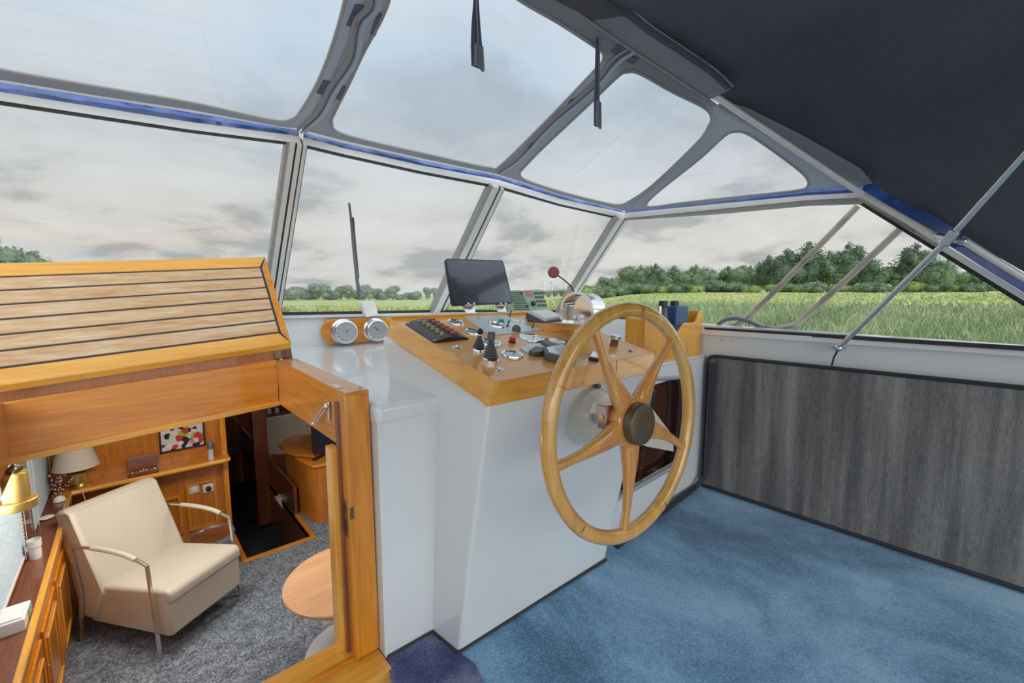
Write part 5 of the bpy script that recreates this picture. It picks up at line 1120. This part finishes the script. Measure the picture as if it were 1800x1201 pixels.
ORD = 'first second third fourth fifth sixth seventh eighth ninth tenth eleventh twelfth thirteenth fourteenth fifteenth sixteenth'.split()
def ordl(seq, fmt): return [(v, fmt % ORD[i]) for i, v in enumerate(seq)]
F1, F2, RM, TD, TD2, TM, BM, BY, BD, BF = list(PR)
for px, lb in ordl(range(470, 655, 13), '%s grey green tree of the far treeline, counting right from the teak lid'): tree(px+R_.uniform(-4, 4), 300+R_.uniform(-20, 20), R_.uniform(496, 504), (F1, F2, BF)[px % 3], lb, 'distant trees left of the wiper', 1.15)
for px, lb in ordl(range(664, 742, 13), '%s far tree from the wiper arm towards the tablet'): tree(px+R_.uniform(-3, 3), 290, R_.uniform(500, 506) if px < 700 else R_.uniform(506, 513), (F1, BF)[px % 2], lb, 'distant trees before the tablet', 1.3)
for i, px in enumerate((752, 766, 779)): tree(px, 290, 503+i, F1, ('left', 'middle', 'right')[i]+' tree of the small distant clump beside the tablet', 'small clump left of the tablet', .9)
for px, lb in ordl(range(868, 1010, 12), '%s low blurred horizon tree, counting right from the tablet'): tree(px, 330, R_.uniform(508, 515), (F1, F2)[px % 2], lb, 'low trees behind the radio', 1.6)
for px, lb in ordl(range(1008, 1100, 17), '%s mid green tree from the left behind the third windscreen pillar'): tree(px, 130, lerps([(1000, 502), (1100, 478)], px)+R_.uniform(-5, 5), (RM, BM, F2)[px % 3], lb, 'trees around the windscreen pillar', 1.1)
for px, lb in ordl(range(1105, 1335, 19), '%s bushy tree in the row running right from the windscreen corner'): tree(px, 100+R_.uniform(-8, 8), R_.uniform(463, 478), (RM, TD, BM, F2, TM)[px % 5], lb, 'row of bushy trees', 1.15)
for px, tp, k, lab in ((1150, 462, TD, 'dark pointed tree standing a little above the bushy row near the windscreen corner'), (1345, 448, TD, 'tall dark tree at the left end of the big clump'), (1378, 436, TD2, 'tall dark tree, second in the big clump, left of the first rail'), (1412, 424, TD, 'tallest dark spiky tree crossing the first outside rail'), (1450, 440, TM, 'tall green tree between the two outside rails'), (1490, 426, TD2, 'tall dark spiky tree behind the top of the second outside rail'), (1520, 450, TD, 'dark tree at the right end of the big clump'), (1592, 428, TD2, 'tall dark pointed tree standing alone right of the gap'), (1625, 444, TD, 'dark tree just behind the silver strut clamp'), (1655, 455, TM, 'green tree right of the silver strut')):
    tree(px, 88+R_.uniform(-6, 6), tp, k, lab, 'tall trees outside the starboard window', 1.0)
for px, lb in ordl(range(1545, 1800, 24), '%s mid height tree from the left in the row behind the silver strut'): tree(px, 92, R_.uniform(466, 480), (RM, TM, BM)[px % 3], lb, 'row of trees behind the strut', 1.1)
for px, lb in ordl(range(1040, 1420, 26), '%s low shrub along the meadow edge, counting from the windscreen corner')+ordl(range(1430, 1800, 26), '%s low shrub along the meadow edge, counting right from the second outside rail'): tree(px+R_.uniform(-6, 6), 76+R_.uniform(-5, 5), R_.uniform(486, 500), (BM, BY, BD, BY)[R_.randrange(4)], lb, 'shrubs along the meadow edge', 1.3, 'shrub', 'shrub')
for i, (px, tp) in enumerate(((-60, 395), (-25, 405), (8, 416), (40, 430), (72, 440), (100, 452))): tree(px, 80, tp, (RM, TM, BM)[i % 3], ('outermost', 'second', 'third', 'fourth', 'fifth', 'lowest')[i]+' bushy tree from the left edge, rising behind the teak lid', 'trees behind the teak lid', 1.0)
# --- wind turbines
def turbine(px, hub, r, ang, blade_px, label):
    th = YAW+math.atan((px-CX)/F); d = r*math.cos(math.atan((px-CX)/F)); x, y = r*math.sin(th), r*math.cos(th); zh = H+(520-hub)/F*d; m1 = d/F
    t_ = thing('wind_turbine', label, 'wind turbine', (x, y, -1.5), 'distant wind turbines')
    MB().lathe([(1.5*m1, 0), (.9*m1, zh+1.5)], (x, y, -1.5), Z, 10).build('tower', 'windturbine', t_)
    fw = V((-math.sin(th), -math.cos(th), 0)); sd = V((math.cos(th), -math.sin(th), 0))
    ax_ = (fw*.85-sd*.5).normalized(); sx = ax_.cross(Z)
    MB().obox((x, y, zh), ax_, sx, Z, 7*m1, 3*m1, 2.6*m1).build('nacelle', 'windturbine', t_)
    for k in range(3):
        a = math.radians(ang+120*k); dr = sx*math.sin(a)+Z*math.cos(a); o_ = V((x, y, zh))+ax_*4*m1
        MB().tube([o_, o_+dr*blade_px*m1*.25, o_+dr*blade_px*m1], [.6*m1, 1.1*m1, .35*m1], 6, flat=.4).build('blade', 'windturbine', t_)
turbine(1029, 452, 620, -20, 38, 'nearest wind turbine, beside the third windscreen pillar')
turbine(992, 474, 900, 5, 22, 'wind turbine right of the small red disc')
turbine(970, 496, 1250, 40, 12, 'small faint wind turbine just below the red disc')
turbine(956, 497, 1400, -10, 10, 'smallest faint wind turbine left of the red disc')
